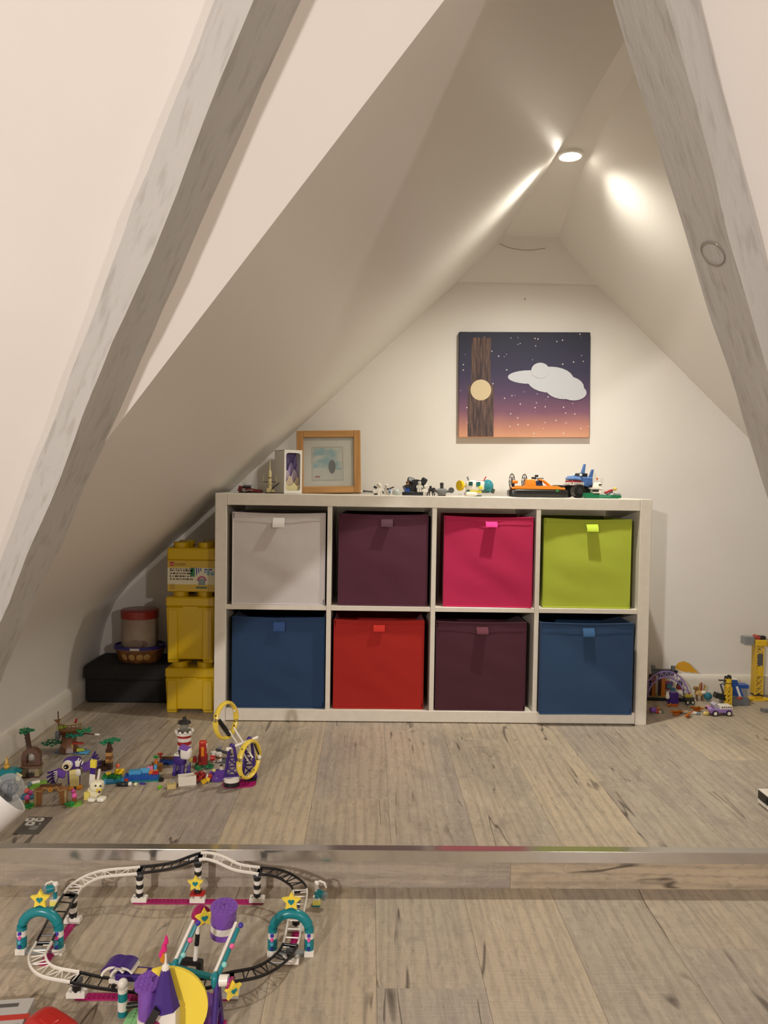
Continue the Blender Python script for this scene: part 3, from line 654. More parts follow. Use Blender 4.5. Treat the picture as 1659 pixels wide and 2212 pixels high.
# ---------------------------------------------------------------- pendulum ride
Pv = onz(464, 2118, LOW + .100); Pl = onz(378, 2090, LOW + .098)
sw = thing('swing_ride', 'toy swinging ride with two long white and teal arms on a purple trestle', 'toy', (Pv.x, Pv.y, LOW)); o_ = Vector((Pv.x, Pv.y, LOW)); pl_ = Pl - o_
for c_ in (Vector((.004, 0, 0)), Vector((pl_.x, pl_.y, 0))):
    for s_ in (-1, 1): M().tube([c_ + Vector((0, 0, .104)), c_ + Vector((0, s_ * .036, .006))], .0048, 8).put('trestle_leg', DPU, sw)
    M().cyl(c_ + Vector((0, -.019, .045)), c_ + Vector((0, .019, .045)), .0028, n=8).put('trestle_brace', DPU, sw); M().box(c_ + Vector((0, 0, .003)), (.016, .086, .0064), bev=.0006).put('trestle_foot', MG, sw)
M().cyl((.016, 0, .100), pl_ + Vector((-.012, .004, 0)), .0050).put('axle', TE, sw)
M().cyl((.008, 0, .100), (.022, -.001, .101), .0088, n=16).put('hub_cap', WH, sw); M().cyl((.022, -.001, .101), (.0228, -.001, .101), .0072, n=16).put('hub_disc', 'A98BC0', sw)
star_part(sw, (.030, -.008, .090), rz=.75, R=.0155, tilt=.1); M().cyl((.024, -.004, .098), (.027, -.005, .0975), .0105).put('hub_back_plate', MG, sw)
for a_, tip in ((Vector((0, 0, .100)), (516, 1995)), (pl_, (424, 1990))):
    e_ = onz(*tip, LOW + .150) - o_; d_ = (e_ - a_); wv = Vector((-.0045, 0, .002))
    M().tube([a_ + wv, e_ + wv], .0028, 6).put('arm_rail', WH, sw); M().tube([a_ - wv * .4, a_ + d_ * .92 - wv * .4], .0036, 8).put('arm', TE, sw); M().sph(a_, .0105, (.6, 1, 1.3)).put('arm_hub', TE, sw)
    for f_, c in ((1.0, '3A2F9A'), (.62, 'E0608E'), (.3, '8FD0C8')): q = a_ + d_ * f_ + Vector((.004, -.005, 0)); M().sph(q, .0045, n=12).put('light_stud', c, sw)
gp = onz(483, 1985, LOW + .135) - o_
g_ = M().lathe(gp, [(.0205, -.030), (.0215, -.029), (.0215, -.018)], 22, rot=(.12, .06, 0)).put('gondola_base', PU, sw)
M().lathe(gp, [(.0218, -.018), (.0218, -.006)], 22, rot=(.12, .06, 0)).put('gondola_band', WH, sw); M().lathe(gp, [(.0215, -.006), (.0222, .018), (.020, .020)], 22, rot=(.12, .06, 0)).put('gondola_wall', PU, sw)
rt = M(); rt.lathe(gp, [(.0, .021), (.0235, .021), (.0235, .0245), (0, .0245)], 24, rot=(.12, .06, 0)); rm = Euler((.12, .06, 0)).to_matrix()
for i in range(-2, 3):
    for j in range(-2, 3):
        if i * i + j * j < 7 and (i or j): q = gp + rm @ Vector((i * .008, j * .008, .0245)); rt.cyl(q, q + rm @ Vector((0, 0, .0015)), .0024, n=7)
rt.put('gondola_lid', PU, sw); q = gp + rm @ Vector((0, 0, .0246)); M().prism(rrect(.009, .009, .0005, 1), .003, q, (PI / 2 + .12, .78, 0), hole=rrect(.006, .006, .0003, 1)).put('lid_socket_rim', PU, sw)
q = onz(432, 2192, LOW + .025) - o_; M().lathe(q, [(.0205, -.028), (.0215, .018), (.0235, .019), (.0235, .023), (0, .023)], 22).studs(q.x, q.y, q.z + .023, 3, 3).put('counter_gondola', PU, sw)
# control post with star
cp = thing('star_signpost', 'black and white toy signpost with magenta disc and yellow star on a black frame', 'toy', onz(414, 2108, LOW + .0), -.2)
M().prism(rrect(.040, .030, .002, 2), .012, (0, 0, .0155), hole=rrect(.022, .013, .001, 2)).put('frame_foot', BK, cp)
for a, b_, c in ((.030, .058, WH), (.058, .080, BK), (.080, .104, WH)): M().cyl((.004 + a * .09, 0, a), (.004 + b_ * .09, .0, b_), .0042).put('post', c, cp)
M().cyl((.013, .004, .113), (.020, -.002, .114), .0165, n=22).put('disc', MG, cp); star_part(cp, (.025, -.004, .113), rz=.6, R=.0175, tilt=.05); M().cyl((.007, .006, .113), (.012, .004, .113), .004).put('disc_pin', BK, cp)
# ---------------------------------------------------------------- castle with the moon
ca = thing('moon_castle', 'toy castle tower with purple spire, flame pennant and large yellow crescent moon', 'toy', onz(352, 2300, LOW), .0); cb = ca.location.copy()
bp_ = M(); bp_.prism([(x, z) for x, z in rrect(.085, .10, .02, 5)], .0032, (-.045, .075, .0016), (PI / 2, 0, 0)); bp_.studs(-.045, .075, .0032, 9, 11); bp_.put('base_plate', LG, ca)
tx_, ty_ = .0, .0
M().box((tx_ + .004, ty_ + .004, .046), (.036, .034, .092), bev=.001).put('tower_wall', WH, ca)
M().prism(arc(0, .022, .010, 0, 180, 8) + [(-.010, 0), (.010, 0)], .002, (tx_ + .010, ty_ - .0132, .026)).put('doorway', '1E3A44', ca)
M().lathe((tx_ + .003, ty_, .092), [(.0225, 0), (.0205, .005), (.0062, .058), (0, .059)], 8).put('spire', DPU, ca)
M().lathe((tx_ + .003, ty_, .149), [(.0062, 0), (.0055, .006), (.0022, .009), (.0019, .024)], 10).put('finial', WH, ca)
fl_ = M()
for dx, dz, r0, h in ((-.006, .166, .0044, .016), (-.002, .174, .0046, .020), (.001, .186, .0036, .018)): fl_.lathe((tx_ + .003 + dx, ty_, dz), [(0, 0), (r0, .004), (r0 * .8, h * .6), (0, h)], 8)
fl_.put('flame_pink', 'D01E74', ca); M().lathe((tx_ - .001, ty_, .158), [(0, 0), (.004, .004), (.0045, .012), (0, .024)], 8).put('flame_amber', plastic('D88A20', .2, trans=.3), ca)
px_, py_ = tx_ - .027, ty_ + .018
M().lathe((px_, py_, .064), [(.016, 0), (.016, .052)], 18).put('turret', PU, ca); M().lathe((px_, py_, .03), [(.0175, 0), (.0175, .034)], 18).put('turret_base', WH, ca); M().cyl((px_, py_, .003), (px_, py_, .03), .014).put('turret_foot', PU, ca)
rf = M(); rf.lathe((px_, py_, .116), [(.0, .0), (.0225, .0), (.0225, .0035), (0, .0035)], 10, rot=(.2, -.18, 0)); rm = Euler((.2, -.18, 0)).to_matrix()
for i in range(-3, 4):
    for j in range(-3, 4):
        if i * i + j * j < 6: q = Vector((px_, py_, .116)) + rm @ Vector((i * .008, j * .008, .0035)); rf.cyl(q, q + rm @ Vector((0, 0, .0015)), .0024, n=7)
rf.put('turret_roof', PU, ca); q = Vector((px_, py_, .116)) + rm @ Vector((.008, -.002, .0052)); M().prism(rrect(.010, .010, .0005, 1), .003, q, (PI / 2 + .2, .78, 0), hole=rrect(.007, .007, .0003, 1)).put('roof_socket_rim', PU, ca)
for dx, c, z in ((-.017, BK, .083), (-.020, MG, .060), (-.030, PU, .036)): M().box((tx_ + dx + .004, ty_ - .014, z), (.011, .020, .040), (0, .5, 0), bev=.0008).put('roof_slope', c, ca)
M().sph((tx_ - .026, ty_ - .026, .056), .0055, (1, .6, 1)).put('gold_stud', 'E0A030', ca)
out = arc(0, 0, .064, -80, 98, 22); inn = arc(-.058, .006, .066, 56, -54, 22)
M().prism(out + inn, .006, (tx_ + .000, ty_ + .014, .080), (0, 0, .12)).put('moon', YE, ca)
tk = thing('ticket_post', 'white and teal toy post with a round white cap at the coaster entrance', 'toy', onz(265, 2193, LOW), 0)
for a, b_, c, r_ in ((0, .010, TE, .0078), (.010, .026, WH, .0082), (.026, .040, TE, .0078), (.040, .046, WH, .0080)): M().lathe((0, 0, 0), [(r_, a), (r_, b_), (0, b_)], 16).put('post_ring', c, tk)
M().sph((0, 0, .054), .0085).put('cap', WH, tk); M().cyl((.006, 0, .016), (.050, .006, .018), .0045).put('turnstile_bar', BK, tk)
# ---------------------------------------------------------------- red helmet case and grey card box at the frame edge
rc = thing('red_case', 'glossy red rounded plastic toy case lying beside a grey box', 'toy', onz(112, 2262, LOW), -.5, sc=.92)
M().squ((0, 0, .022), (.098, .062, .052), .5, rot=(0, .12, 0)).put('shell', 'B01E1A', rc)
M().squ((0, 0, .006), (.104, .068, .012), .4).put('rim', 'B01E1A', rc); M().squ((-.004, -.002, .0465), (.028, .022, .006), .3, rot=(0, .1, 0)).put('recess_block', 'B01E1A', rc)  # raised block on top is put in for the dark recess of the case
gb = thing('card_box', 'grey card box with a red stripe lying flat on the lower floor', 'box', onz(-14, 2240, LOW), .12)
M().box((0, 0, .016), (.10, .085, .032), bev=.0006).put('box', 'B3B0AA', gb); M().box((0, -.004, .0325), (.111, .012, .0008)).put('stripe', 'B8362C', gb); M().box((-.008, .026, .0325), (.075, .008, .0008)).put('dark_stripe', '55524E', gb)
M().prism(rrect(.014, .014, .003, 3), .0008, (.040, -.028, .0325), (PI / 2, 0, 0), hole=rrect(.011, .011, .002, 3)).put('symbol_ring', '333333', gb); M().box((.040, -.028, .0325), (.003, .006, .0008), (0, 0, .4)).put('symbol_bar', '333333', gb)
# ================================================================= storage on the left of the shelf
YB = .085
def zat(py, Y=YB, px=410): return ony(px, py, Y).z
def xat(px, Y=YB, py=1350): return ony(px, py, Y).x
ybx = plastic('D0AC00', .22); xc = (xat(358) + xat(463)) / 2
def yellow_brick(label, z0, z1, wt, wb, window=True, feet=True):
    t = thing('storage_brick', label, 'storage box', (xc, YB + wt / 2, z0)); h = z1 - z0; lid = .034
    b = M(); hb = h - lid; n = 1
    fw = .035; k = wb / wt
    b.box((0, 0, .012 + (hb - .012) / 2), (wb, wb, hb - .012), bev=.004, taper=(1 / k * .985, 1 / k * .985))
    for sx_ in (-1, 1):
        for sy in (-1, 1): b.box((sx_ * (wb / 2 - fw / 2), sy * (wb / 2 - fw / 2), .007), (fw, fw, .014), bev=.003)
    b.put('body', ybx, t)
    for sx_ in (-1, 1): M().box((sx_ * (wb / 2 - .019), -wb / 2 - .003, .012 + (hb - .02) / 2), (.036, .010, hb - .016), (.0, 0, 0), bev=.004).put('front_pilaster', ybx, t)
    M().box((0, 0, h - lid / 2), (wt, wt, lid), bev=.005).put('lid', ybx, t)
    pl = arc(0, .006, .026, 180, 360, 10); M().prism(pl, .006, (0, -wt / 2 + .003, hb - .004)).put('grip', ybx, t)
    for sx_ in (-1, 1):
        for sy in (-1, 1): M().lathe((sx_ * wt * .25, sy * wt * .25, h), [(.0275, 0), (.0275, .016), (.026, .018), (0, .018)], 26).put('stud', ybx, t)
    return t
zb1 = zat(1444); zb2 = zat(1290); zb3 = zat(1184)
yellow_brick('yellow storage brick with studs standing on the floor, bottom of the stack', 0, zb1, .172, .160)
yellow_brick('tall yellow storage brick, middle of the stack beside the shelf', zb1 + .018, zb2, .170, .156)
t = thing('storage_brick', 'yellow storage brick with a printed parts label, top of the stack', 'storage box', (xc + .002, YB + .085, zb2 + .018)); h = zb3 - zb2 - .018
M().box((0, 0, h * .36), (.162, .162, h * .72), bev=.003).put('body', ybx, t); M().box((0, 0, h * .86), (.166, .166, h * .28), bev=.004).put('lid', ybx, t)
for sx_ in (-1, 1):
    for sy in (-1, 1): M().lathe((sx_ * .0425, sy * .0425, h), [(.0275, 0), (.0275, .016), (.026, .018), (0, .018)], 26).put('stud', ybx, t)
lb = M().box((0, -.0815, h * .365), (.162, .0012, h * .70)).put('label_card', 'C9A838', t)
M().box((0, -.0823, h * .36), (.162, .0006, h * .38)).put('white_field', 'D9D2B4', lb)
M().box((-.0665, -.0824, h * .635), (.0155, .0008, .0135)).put('red_logo', 'B3302A', lb)
text_mesh('logo_word', 'LEGO', .0062, 'E9DFC8', lb, (-.0738, -.0832, h * .62), (PI / 2, 0, 0)); text_mesh('title_word', 'CLASSIC', .0105, '3A3320', lb, (-.0565, -.0828, h * .605), (PI / 2, 0, 0))
ic = M(); r_ = random.Random(5)
for row, (zz, hh) in enumerate(((.525, .003), (.485, .0065), (.42, .006), (.355, .0055), (.29, .0062))):
    x = -.073
    while x < .002: w_ = r_.choice((.003, .0045, .008, .012)) if row else r_.choice((.005, .008)); ic.box((x + w_ / 2, -.0828, h * zz), (w_, .0006, hh * r_.choice((.6, 1, 1)))); x += w_ + r_.uniform(.002, .0045)
ic.put('printed_pieces', '4A4230', lb)
M().box((.005, -.0828, h * .45), (.0155, .0006, .031)).put('printed_green_plate', '2F7A50', lb)
ib = M()
for x, zz, a, b_ in ((.0185, .47, .004, .026), (.026, .49, .004, .016), (.033, .51, .004, .010), (.051, .515, .011, .005), (.066, .515, .012, .005)): ib.box((x, -.0828, h * zz), (a, .0006, b_))
ib.put('printed_blue_strips', '3A5AA0', lb); ib = M(); ib.box((.059, -.0828, h * .44), (.009, .0006, .016)); ib.box((.048, -.0828, h * .46), (.007, .0006, .008)); ib.lathe((.073, -.083, h * .42), [(0, 0), (.0065, 0), (.0065, .0006)], 16, rot=(PI / 2, 0, 0)); ib.put('printed_sky_shapes', '6FA0B8', lb)
pl = arc(0, 0, .017, 0, 180, 10); M().prism(pl + [(x * .62, z * .62) for x, z in pl[::-1]], .0006, (.037, -.0831, h * .255)).put('printed_pink_arch', 'B0587A', lb); M().box((.037, -.0829, h * .23), (.024, .0006, .022)).put('printed_grey_house', '7C8A84', lb); M().box((.036, -.0834, h * .10), (.038, .0006, .006)).put('printed_base', '46604A', lb)
fn = M()
for i in range(5): fn.box((-.064, -.0826, h * (.17 - i * .026)), (.018 - (i == 0) * .004, .0005, .0012))
fn.put('small_print', '8A7430', lb)
# black lidded box with tins
blk = bumpy('black_fabric', '171716', '0C0C0C', 420, .8, .6, .002, detail=2)
f0, f1 = onz(183, 1519), onz(352, 1521); bx = thing('lidded_box', 'black woven fabric box with a lid, carrying two round tins', 'storage box', ((f0.x + .155), f0.y + .105, 0)); BH = ony(200, 1437, f0.y).z
M().box((0, 0, BH * .42), (.304, .196, BH * .84), bev=.006).put('body', blk, bx); M().box((0, 0, BH * .79), (.316, .208, BH * .42), bev=.008).put('lid', blk, bx)
ty = f0.y + .085; t1 = ony(303, 1424, ty)
ct = thing('cookie_tin', 'oval biscuit tin with a blue rim and printed biscuits, on the black box', 'tin', (t1.x, ty, BH + .0005)); sc_ = (1, .80)
brown = bumpy('printed_tin', '8A5A32', '5C3A22', 30, .35, 0)
M().lathe((0, 0, 0), [(.072, 0), (.076, .003), (.088, .042), (.091, .050)], 36, sc=sc_).put('tin_body', brown, ct); M().lathe((0, 0, 0), [(.094, .048), (.096, .050), (.096, .060), (.094, .062), (.090, .062), (.088, .057), (0, .057)], 36, sc=sc_).put('tin_lid', '2B2470', ct)
M().tube([(.094 * math.cos(a), .094 * .80 * math.sin(a), .049) for a in [2 * PI * i / 40 for i in range(40)]], .0022, 6, closed=True).put('copper_rim', '8C5A34', ct)
for i, a in enumerate((-118, -98, -78, -60)):
    q = math.radians(a); rr = .0835; M().lathe((rr * math.cos(q), rr * .80 * math.sin(q) - .001, .024), [(0, .0012), (.011, .0008), (.0125, 0)], 16, rot=(PI / 2 + .28, 0, q + PI / 2)).put('printed_biscuit', 'B08A52', ct)
M().box((.002, -.0772, .0552), (.034, .0012, .008)).put('barcode_sticker', 'CFCABC', ct)
st = thing('round_tin', 'tall round cream tin with a red lid, standing on the biscuit tin', 'tin', (t1.x - .003, ty + .004, BH + .0005 + .0575)); zt = ony(303, 1316, ty).z - BH - .0575; r0 = .066
M().lathe((0, 0, 0), [(r0 * .97, 0), (r0, .003), (r0, zt * .80)], 34).put('tin_body', bumpy('printed_cream', 'A99A86', '8E7A6C', 7, .45, 0), st); M().lathe((0, 0, 0), [(r0 * 1.03, zt * .77), (r0 * 1.04, zt * .985), (r0 * .99, zt), (0, zt * .995)], 34).put('tin_lid', '8E2B22', st)
for a, zz, rx, rz_, c in ((-88, .016, .050, .013, '7A6858'), (-104, .032, .020, .016, '998876'), (-64, .014, .030, .012, '6E5A4E')):
    q = math.radians(a); M().lathe((r0 * math.cos(q) * 1.0, r0 * math.sin(q) * 1.0 - .0006, zz), [(0, .0006), (1, .0002), (1, 0)], 18, rot=(PI / 2, 0, q + PI / 2), sc=(rx * .55, rz_)).put('printed_patch', c, st)
# ================================================================= lamp and floor socket
fs = thing('floor_socket', 'dark grey floor socket plate with white outlets set in the floor', 'socket'); ps = [onz(x, y) for x, y in ((28, 1803), (82, 1803), (114, 1767), (62, 1766))]
m = M(); m.add([(p.x, p.y, .0) for p in ps] + [(p.x, p.y, .0022) for p in ps], [(4, 5, 6, 7), (0, 1, 5, 4), (1, 2, 6, 5), (2, 3, 7, 6), (3, 0, 4, 7)]); m.put('plate', plastic('6A6660', .35, metal=.6), fs)
for x, y in ((65, 1773.5), (85, 1773.5), (65, 1782.5)):
    p = onz(x, y); o = M().prism(rrect(.020, .017, .005, 3), .0025, (p.x, p.y, .003), (PI / 2, 0, 0)).put('outlet', 'E4E0D8', fs); M().prism(rrect(.007, .006, .002, 3), .001, (p.x, p.y, .0046), (PI / 2, 0, 0)).put('slot', '55504A', o)
p = onz(73, 1790); M().prism(rrect(.020, .020, .005, 3), .001, (p.x, p.y, .0026), (PI / 2, 0, 0)).put('blank_cap', '7C7871', fs); p = onz(86, 1782); M().cyl((p.x, p.y, .002), (p.x, p.y, .0034), .0022).put('screw', 'B0ACA4', fs)
lp = thing('projector_lamp', 'white tubular party lamp with a clear faceted dome, at the step edge', 'lamp', onz(-16, 1822), 0); l0 = lp.location.copy()
# leaning white drum with a glass ball in its mouth
bc = ony(19, 1703, l0.y) - l0; ax_ = Vector((.66, .34, .67)).normalized(); le = ax_.to_track_quat('Z', 'Y').to_euler()
m = M(); m.lathe(bc - ax_ * .108, [(.0, .0), (.046, .0), (.052, .005), (.056, .03), (.060, .096), (.0585, .099), (.056, .097), (.052, .066), (0, .060)], 40, rot=le); m.put('drum', plastic('E9E6E2', .35), lp)
M().sph(bc, .032, n=30).put('dome', plastic('E6EAEA', .04, trans=1.0), lp)
fc = M(); r_ = random.Random(2)
for i in range(40):
    v = Vector((r_.gauss(0, 1), r_.gauss(0, 1), r_.gauss(.3, 1))).normalized(); fc.box(bc + v * .020, (.009, .009, .003), tuple(v.to_track_quat('Z', 'Y').to_euler()))
fc.put('facets', plastic('A9AFB4', .1, metal=.7), lp); M().sph(bc, .018, n=16).put('core', '6A6E76', lp); M().box(bc + Vector((.006, -.016, -.016)), (.016, .006, .012), (.2, .1, .3)).put('led_block', '2E3038', lp)
M().tube([bc - ax_ * .100, (bc.x - .075, bc.y, .012)], .022, 12).put('neck', 'D9D5CF', lp); M().lathe((bc.x - .078, bc.y, 0), [(.048, 0), (.048, .008), (.020, .018), (0, .019)], 28).put('foot', 'D9D5CF', lp)
# ================================================================= toys on the upper floor, left
def leaves(m, c, R, n=9, z=0, seed=0, r=.0052):
    rr = random.Random(seed)
    for i in range(n): a = 2 * PI * i / n + rr.uniform(-.2, .2); q = R * rr.uniform(.45, 1); m.sph((c[0] + q * math.cos(a), c[1] + q * math.sin(a), c[2] + rr.uniform(-.003, .004)), r, (1, 1, .55), n=8)
    for a in range(3): t = a * 2.1; m.cyl(c, (c[0] + R * math.cos(t), c[1] + R * math.sin(t), c[2] + .001), .003, n=6)
    return m
t = thing('arch_tree_toy', 'brown toy stone oven arch with a tree growing on top', 'toy', onz(68, 1676), .1)
M().brick((0, 0, 0), 6, 4, 1).put('base_plate', DBR, t); M().box((-.018, 0, .014), (.012, .030, .022), bev=.0006).put('pillar', '8C7D5A', t); M().box((.018, 0, .014), (.012, .030, .022), bev=.0006).put('pillar', '8C7D5A', t); M().box((0, 0, .0275), (.054, .034, .0055), bev=.0008).put('slab', '6A4E3A', t)
pl = arc(0, 0, .024, 0, 180, 12); M().prism([(.024, -.022)] + pl + [(-.024, -.022)], .020, (0, .002, .054), hole=[(.011, -.016)] + [(x * .46, z * .46) for x, z in pl] + [(-.011, -.016)]).put('arch', '5E4030', t)
tk_ = M()
for i in range(5): tk_.lathe((-.006 - i * .0015, 0, .074 + i * .0096), [(.0075, 0), (.0062, .0096), (0, .0096)], 10)
tk_.put('trunk', DBR, t); leaves(M(), (-.014, 0, .124), .021, 10, seed=1).put('leaf_crown', '1F7A50', t); M().sph((.0, .004, .050), .009, (1, .4, 1)).put('window', plastic('A9A294', .3), t)
t = thing('treehouse_toy', 'toy ship-like treehouse with curved brown railing, green leaves and red pennant', 'toy', onz(152, 1623), -.1)
M().brick((0, 0, 0), 10, 5, 1, False).put('base_plate', '4E6B8A', t); tk_ = M(); tk_.lathe((-.004, 0, .003), [(.030, 0), (.022, .02), (.021, .045), (.026, .052)], 9); tk_.put('trunk', '6A452C', t)
pl = arc(0, 0, .034, 185, 355, 16); rl = M()
for zz in (.066, .082): rl.tube([(x, z * .55, zz + .004 * abs(x) / .034) for x, z in pl], .0016, 6)
for x, z in pl[::2]: rl.cyl((x, z * .55, .066), (x, z * .55, .084), .0012, n=6)
rl.put('railing', '8A6A34', t); M().lathe((0, 0, .054), [(.028, 0), (.036, .008), (.036, .012), (0, .012)], 20, sc=(1, .55)).put('deck', BR, t)
leaves(M(), (-.052, -.006, .026), .028, 14, seed=2).put('leaf_branch', '1A6E48', t); leaves(M(), (.022, -.018, .056), .024, 16, seed=3).put('leaf_branch', '1A6E58', t); leaves(M(), (.046, -.006, .066), .022, 12, seed=4).put('leaf_branch', '1F7A50', t); leaves(M(), (-.028, .0, .070), .013, 7, seed=5).put('vine', LIM, t)
M().cyl((-.036, 0, .07), (-.038, 0, .118), .0016, n=6).put('mast', DBR, t); M().prism([(-.009, 0), (.012, .004), (.006, -.010)], .004, (-.042, 0, .092)).put('prow', '8A5A34', t); M().prism([(0, 0), (.006, .014), (.011, .014), (.008, 0)], .002, (.012, -.002, .086)).put('red_pennant', 'C23A32', t)
M().box((.030, -.012, .030), (.030, .012, .004)).put('red_roof', 'A8382E', t); M().box((.012, -.014, .016), (.009, .004, .020)).put('door', 'B08A4A', t); M().cyl((.040, 0, .056), (.075, 0, .054), .0018, n=6).put('boom', DBR, t); M().squ((.082, 0, .054), (.016, .006, .005), .6).put('white_bird', WH, t); leaves(M(), (.040, -.02, .012), .010, 6, seed=6).put('bush', 'A9B83A', t)
M().box((.050, -.014, .005), (.026, .018, .006), bev=.001).put('pool', LBL, t); M().squ((-.042, .006, .045), (.016, .010, .026), .6).put('grey_rock', '7D8386', t)
t = thing('log_tower_toy', 'brown and tan striped toy tree trunk with flat green leaves', 'toy', onz(236, 1661), 0)
for i, c in enumerate((DBR, DBR, 'B58A4E', BR, 'B58A4E', DBR)): M().brick((0, 0, i * .0096), 2, 2, 3, i == 5).put('log_brick', c, t)
M().lathe((0, 0, .0576), [(.007, 0), (.006, .016), (0, .016)], 10).put('trunk', DBR, t); leaves(M(), (-.008, 0, .076), .017, 8, seed=8).put('leaf_branch', '1F7A50', t); leaves(M(), (.014, 0, .082), .017, 8, seed=9).put('leaf_branch', '1F7A50', t)
M().brick((-.016, 0, 0), 4, 4, 3).put('brown_base', DBR, t); M().brick((-.020, 0, .0096), 2, 3, 3).put('brown_step', '3E271B', t)
# owl
t = thing('owl_toy', 'purple toy owl with a cream belly, big round eye and spread wings', 'toy', onz(160, 1701), .25)
M().lathe((0, 0, .006), [(.013, 0), (.0155, .010), (.0165, .040), (.014, .052)], 14, sc=(1, .8)).put('body', '5B3A8C', t); M().box((.002, -.0125, .030), (.023, .006, .046), bev=.002, taper=(1.1, 1)).put('belly', 'E2D08A', t); M().squ((-.010, -.016, .044), (.012, .006, .016), .6).put('feather_patch', WH, t) if False else M().squ((.012, -.0155, .044), (.012, .005, .018), .6).put('feather_patch', WH, t)
M().squ((-.004, -.002, .066), (.046, .034, .032), .65).put('head', '4B2F7A', t); e_ = M().cyl((-.013, -.016, .067), (-.015, -.026, .066), .0125, .0115, 20).put('eye', WH, t); M().cyl((-.015, -.0262, .066), (-.0152, -.028, .066), .0105, n=20).put('eye_ring', 'D9C49A', e_); M().cyl((-.0156, -.0275, .066), (-.016, -.0295, .066), .0062, n=18).put('pupil', '141214', e_); M().sph((-.0178, -.0295, .0655), .0018, n=8).put('glint', 'F4F2EE', e_)
M().squ((.010, -.016, .068), (.012, .006, .016), .5).put('cheek', WH, t); cl = M()
for i in range(3): cl.box((.012 + i * .005, -.018, .078 - i * .004), (.0028, .003, .010), (0, .4, 0))
cl.put('brow_claws', WH, t)
for sgn, nm in ((-1, 'L'), (1, 'R')):
    wg = M().box((sgn * .032, 0, .044 + (.010 if sgn > 0 else -.004)), (.024, .008, .022), (0, -sgn * .25 - .15 * (sgn > 0), 0), bev=.001).put('wing', '6A479A', t); fe = M(); cw = M()
    for i in range(5):
        a = math.radians((-55 + i * 18) if sgn < 0 else (5 + i * 14)); p0 = Vector((sgn * .040, 0, .046 + (.012 if sgn > 0 else -.006) + (i - 2) * .004)); p1 = p0 + Vector((sgn * math.cos(a) * .026, 0, math.sin(a) * .026 - (.012 if sgn < 0 else -.002))); fe.tube([p0, p1], [.0040, .0026], 6); cw.tube([p0 + Vector((0, -.005, 0)), p0 + (p1 - p0) * .35 + Vector((0, -.005, 0))], .0015, 5)
    fe.put('feathers', '3B2668', wg); cw.put('claws', WH, wg)
for s_ in (-1, 1): M().box((s_ * .010 + .004, -.010, .004), (.014, .020, .008), bev=.0015).put('foot', 'D9902E', t)
# flower bridge
t = thing('flower_bridge_toy', 'brown toy archway with gold scrolls between two lime plates of pink flowers', 'toy', onz(110, 1738), .12, sc=.84)
pl = arc(0, 0, .026, 0, 180, 12); M().prism([(-.046, -.022), (-.046, .024), (-.020, .034), (.020, .034), (.046, .024), (.046, -.022)] + [(.026, -.022)] + pl + [(-.026, -.022)], .012, (0, 0, .024)).put('arch_wall', '9A6A3A', t)
M().tube([(-.042, -.007, .046), (-.026, -.007, .042), (-.018, -.007, .054), (-.006, -.007, .050), (0, -.007, .046), (.006, -.007, .050), (.018, -.007, .054), (.026, -.007, .042), (.042, -.007, .046)], .0018, 6).put('scroll', 'C9A86A', t); M().box((0, 0, .0585), (.060, .013, .004), bev=.001).put('coping', '5A3A22', t)
fw_ = M()
for i in range(6): a = i * PI / 3; fw_.sph((.005 * math.cos(a), -.008, .047 + .005 * math.sin(a)), .0028, (1, .5, 1), n=8)
fw_.put('gold_flower', 'E0A030', t)
for s_ in (-1, 1): M().cyl((s_ * .042, -.006, .002), (s_ * .042, -.006, .044), .0032, n=10).put('post', 'B5A070', t); M().prism([(x, z) for x, z in rrect(.046, .040, .016, 5)], .0032, (s_ * .066, -.004, .0016), (PI / 2, 0, 0)).put('lime_plate', '7AB23A', t); leaves(M(), (s_ * .058, -.016, .006), .012, 7, seed=11).put('leaf_tuft', '1F8A40', t); M().cyl((s_ * .066, .0, .003), (s_ * .066, 0, .018), .0055, .0065, 12).put('flower_pot', '8A4A2E', t); M().sph((s_ * .066, 0, .024), .0082).put('pink_flower', 'D8589A', t); M().sph((s_ * .060, .010, .034), .0070).put('pink_flower', 'C0468A', t)
# dog-rabbit creature
t = thing('rabbit_toy', 'cream and white toy rabbit with one tall yellow and purple ear', 'toy', onz(206, 1725), -.15)
M().squ((-.004, .004, .017), (.034, .026, .026), .6).put('body', 'E6DFB8', t); M().squ((.009, -.008, .037), (.032, .028, .026), .55).put('head', 'EFE8C6', t); M().squ((.020, -.020, .030), (.014, .010, .010), .6).put('muzzle', 'E3C84A', t); M().squ((.024, -.026, .029), (.005, .004, .006), .6).put('nose', '3F2676', t)
for s_ in (0, .013): M().sph((.012 + s_, -.0215, .042), .0026, n=10).put('eye', '201C20', t)
for x, y in ((.000, -.014), (.022, -.010)): M().squ((x, y, .005), (.020, .022, .010), .5).put('paw', 'F2EEDC', t)
M().box((-.017, -.006, .010), (.014, .016, .020), bev=.001).put('haunch', 'E9D870', t); M().box((-.018, .006, .018), (.008, .010, .010), bev=.001).put('tail', 'D9902E', t)
for z0, z1, c in ((.034, .062, WH), (.062, .078, '3F2676'), (.078, .098, 'E9D44A')): M().box((-.010 + z0 * .05, .002, (z0 + z1) / 2), (.015, .008, z1 - z0), (0, .06, 0), bev=.0008).put('ear_block', c, t)
M().tube([(.004, .004, .045), (.007, .004, .060), (.009, .004, .074)], .0032, 8).put('small_ear', WH, t); M().box((.0005, .002, .052), (.004, .006, .044)).put('ear_back', '6A5236', t)
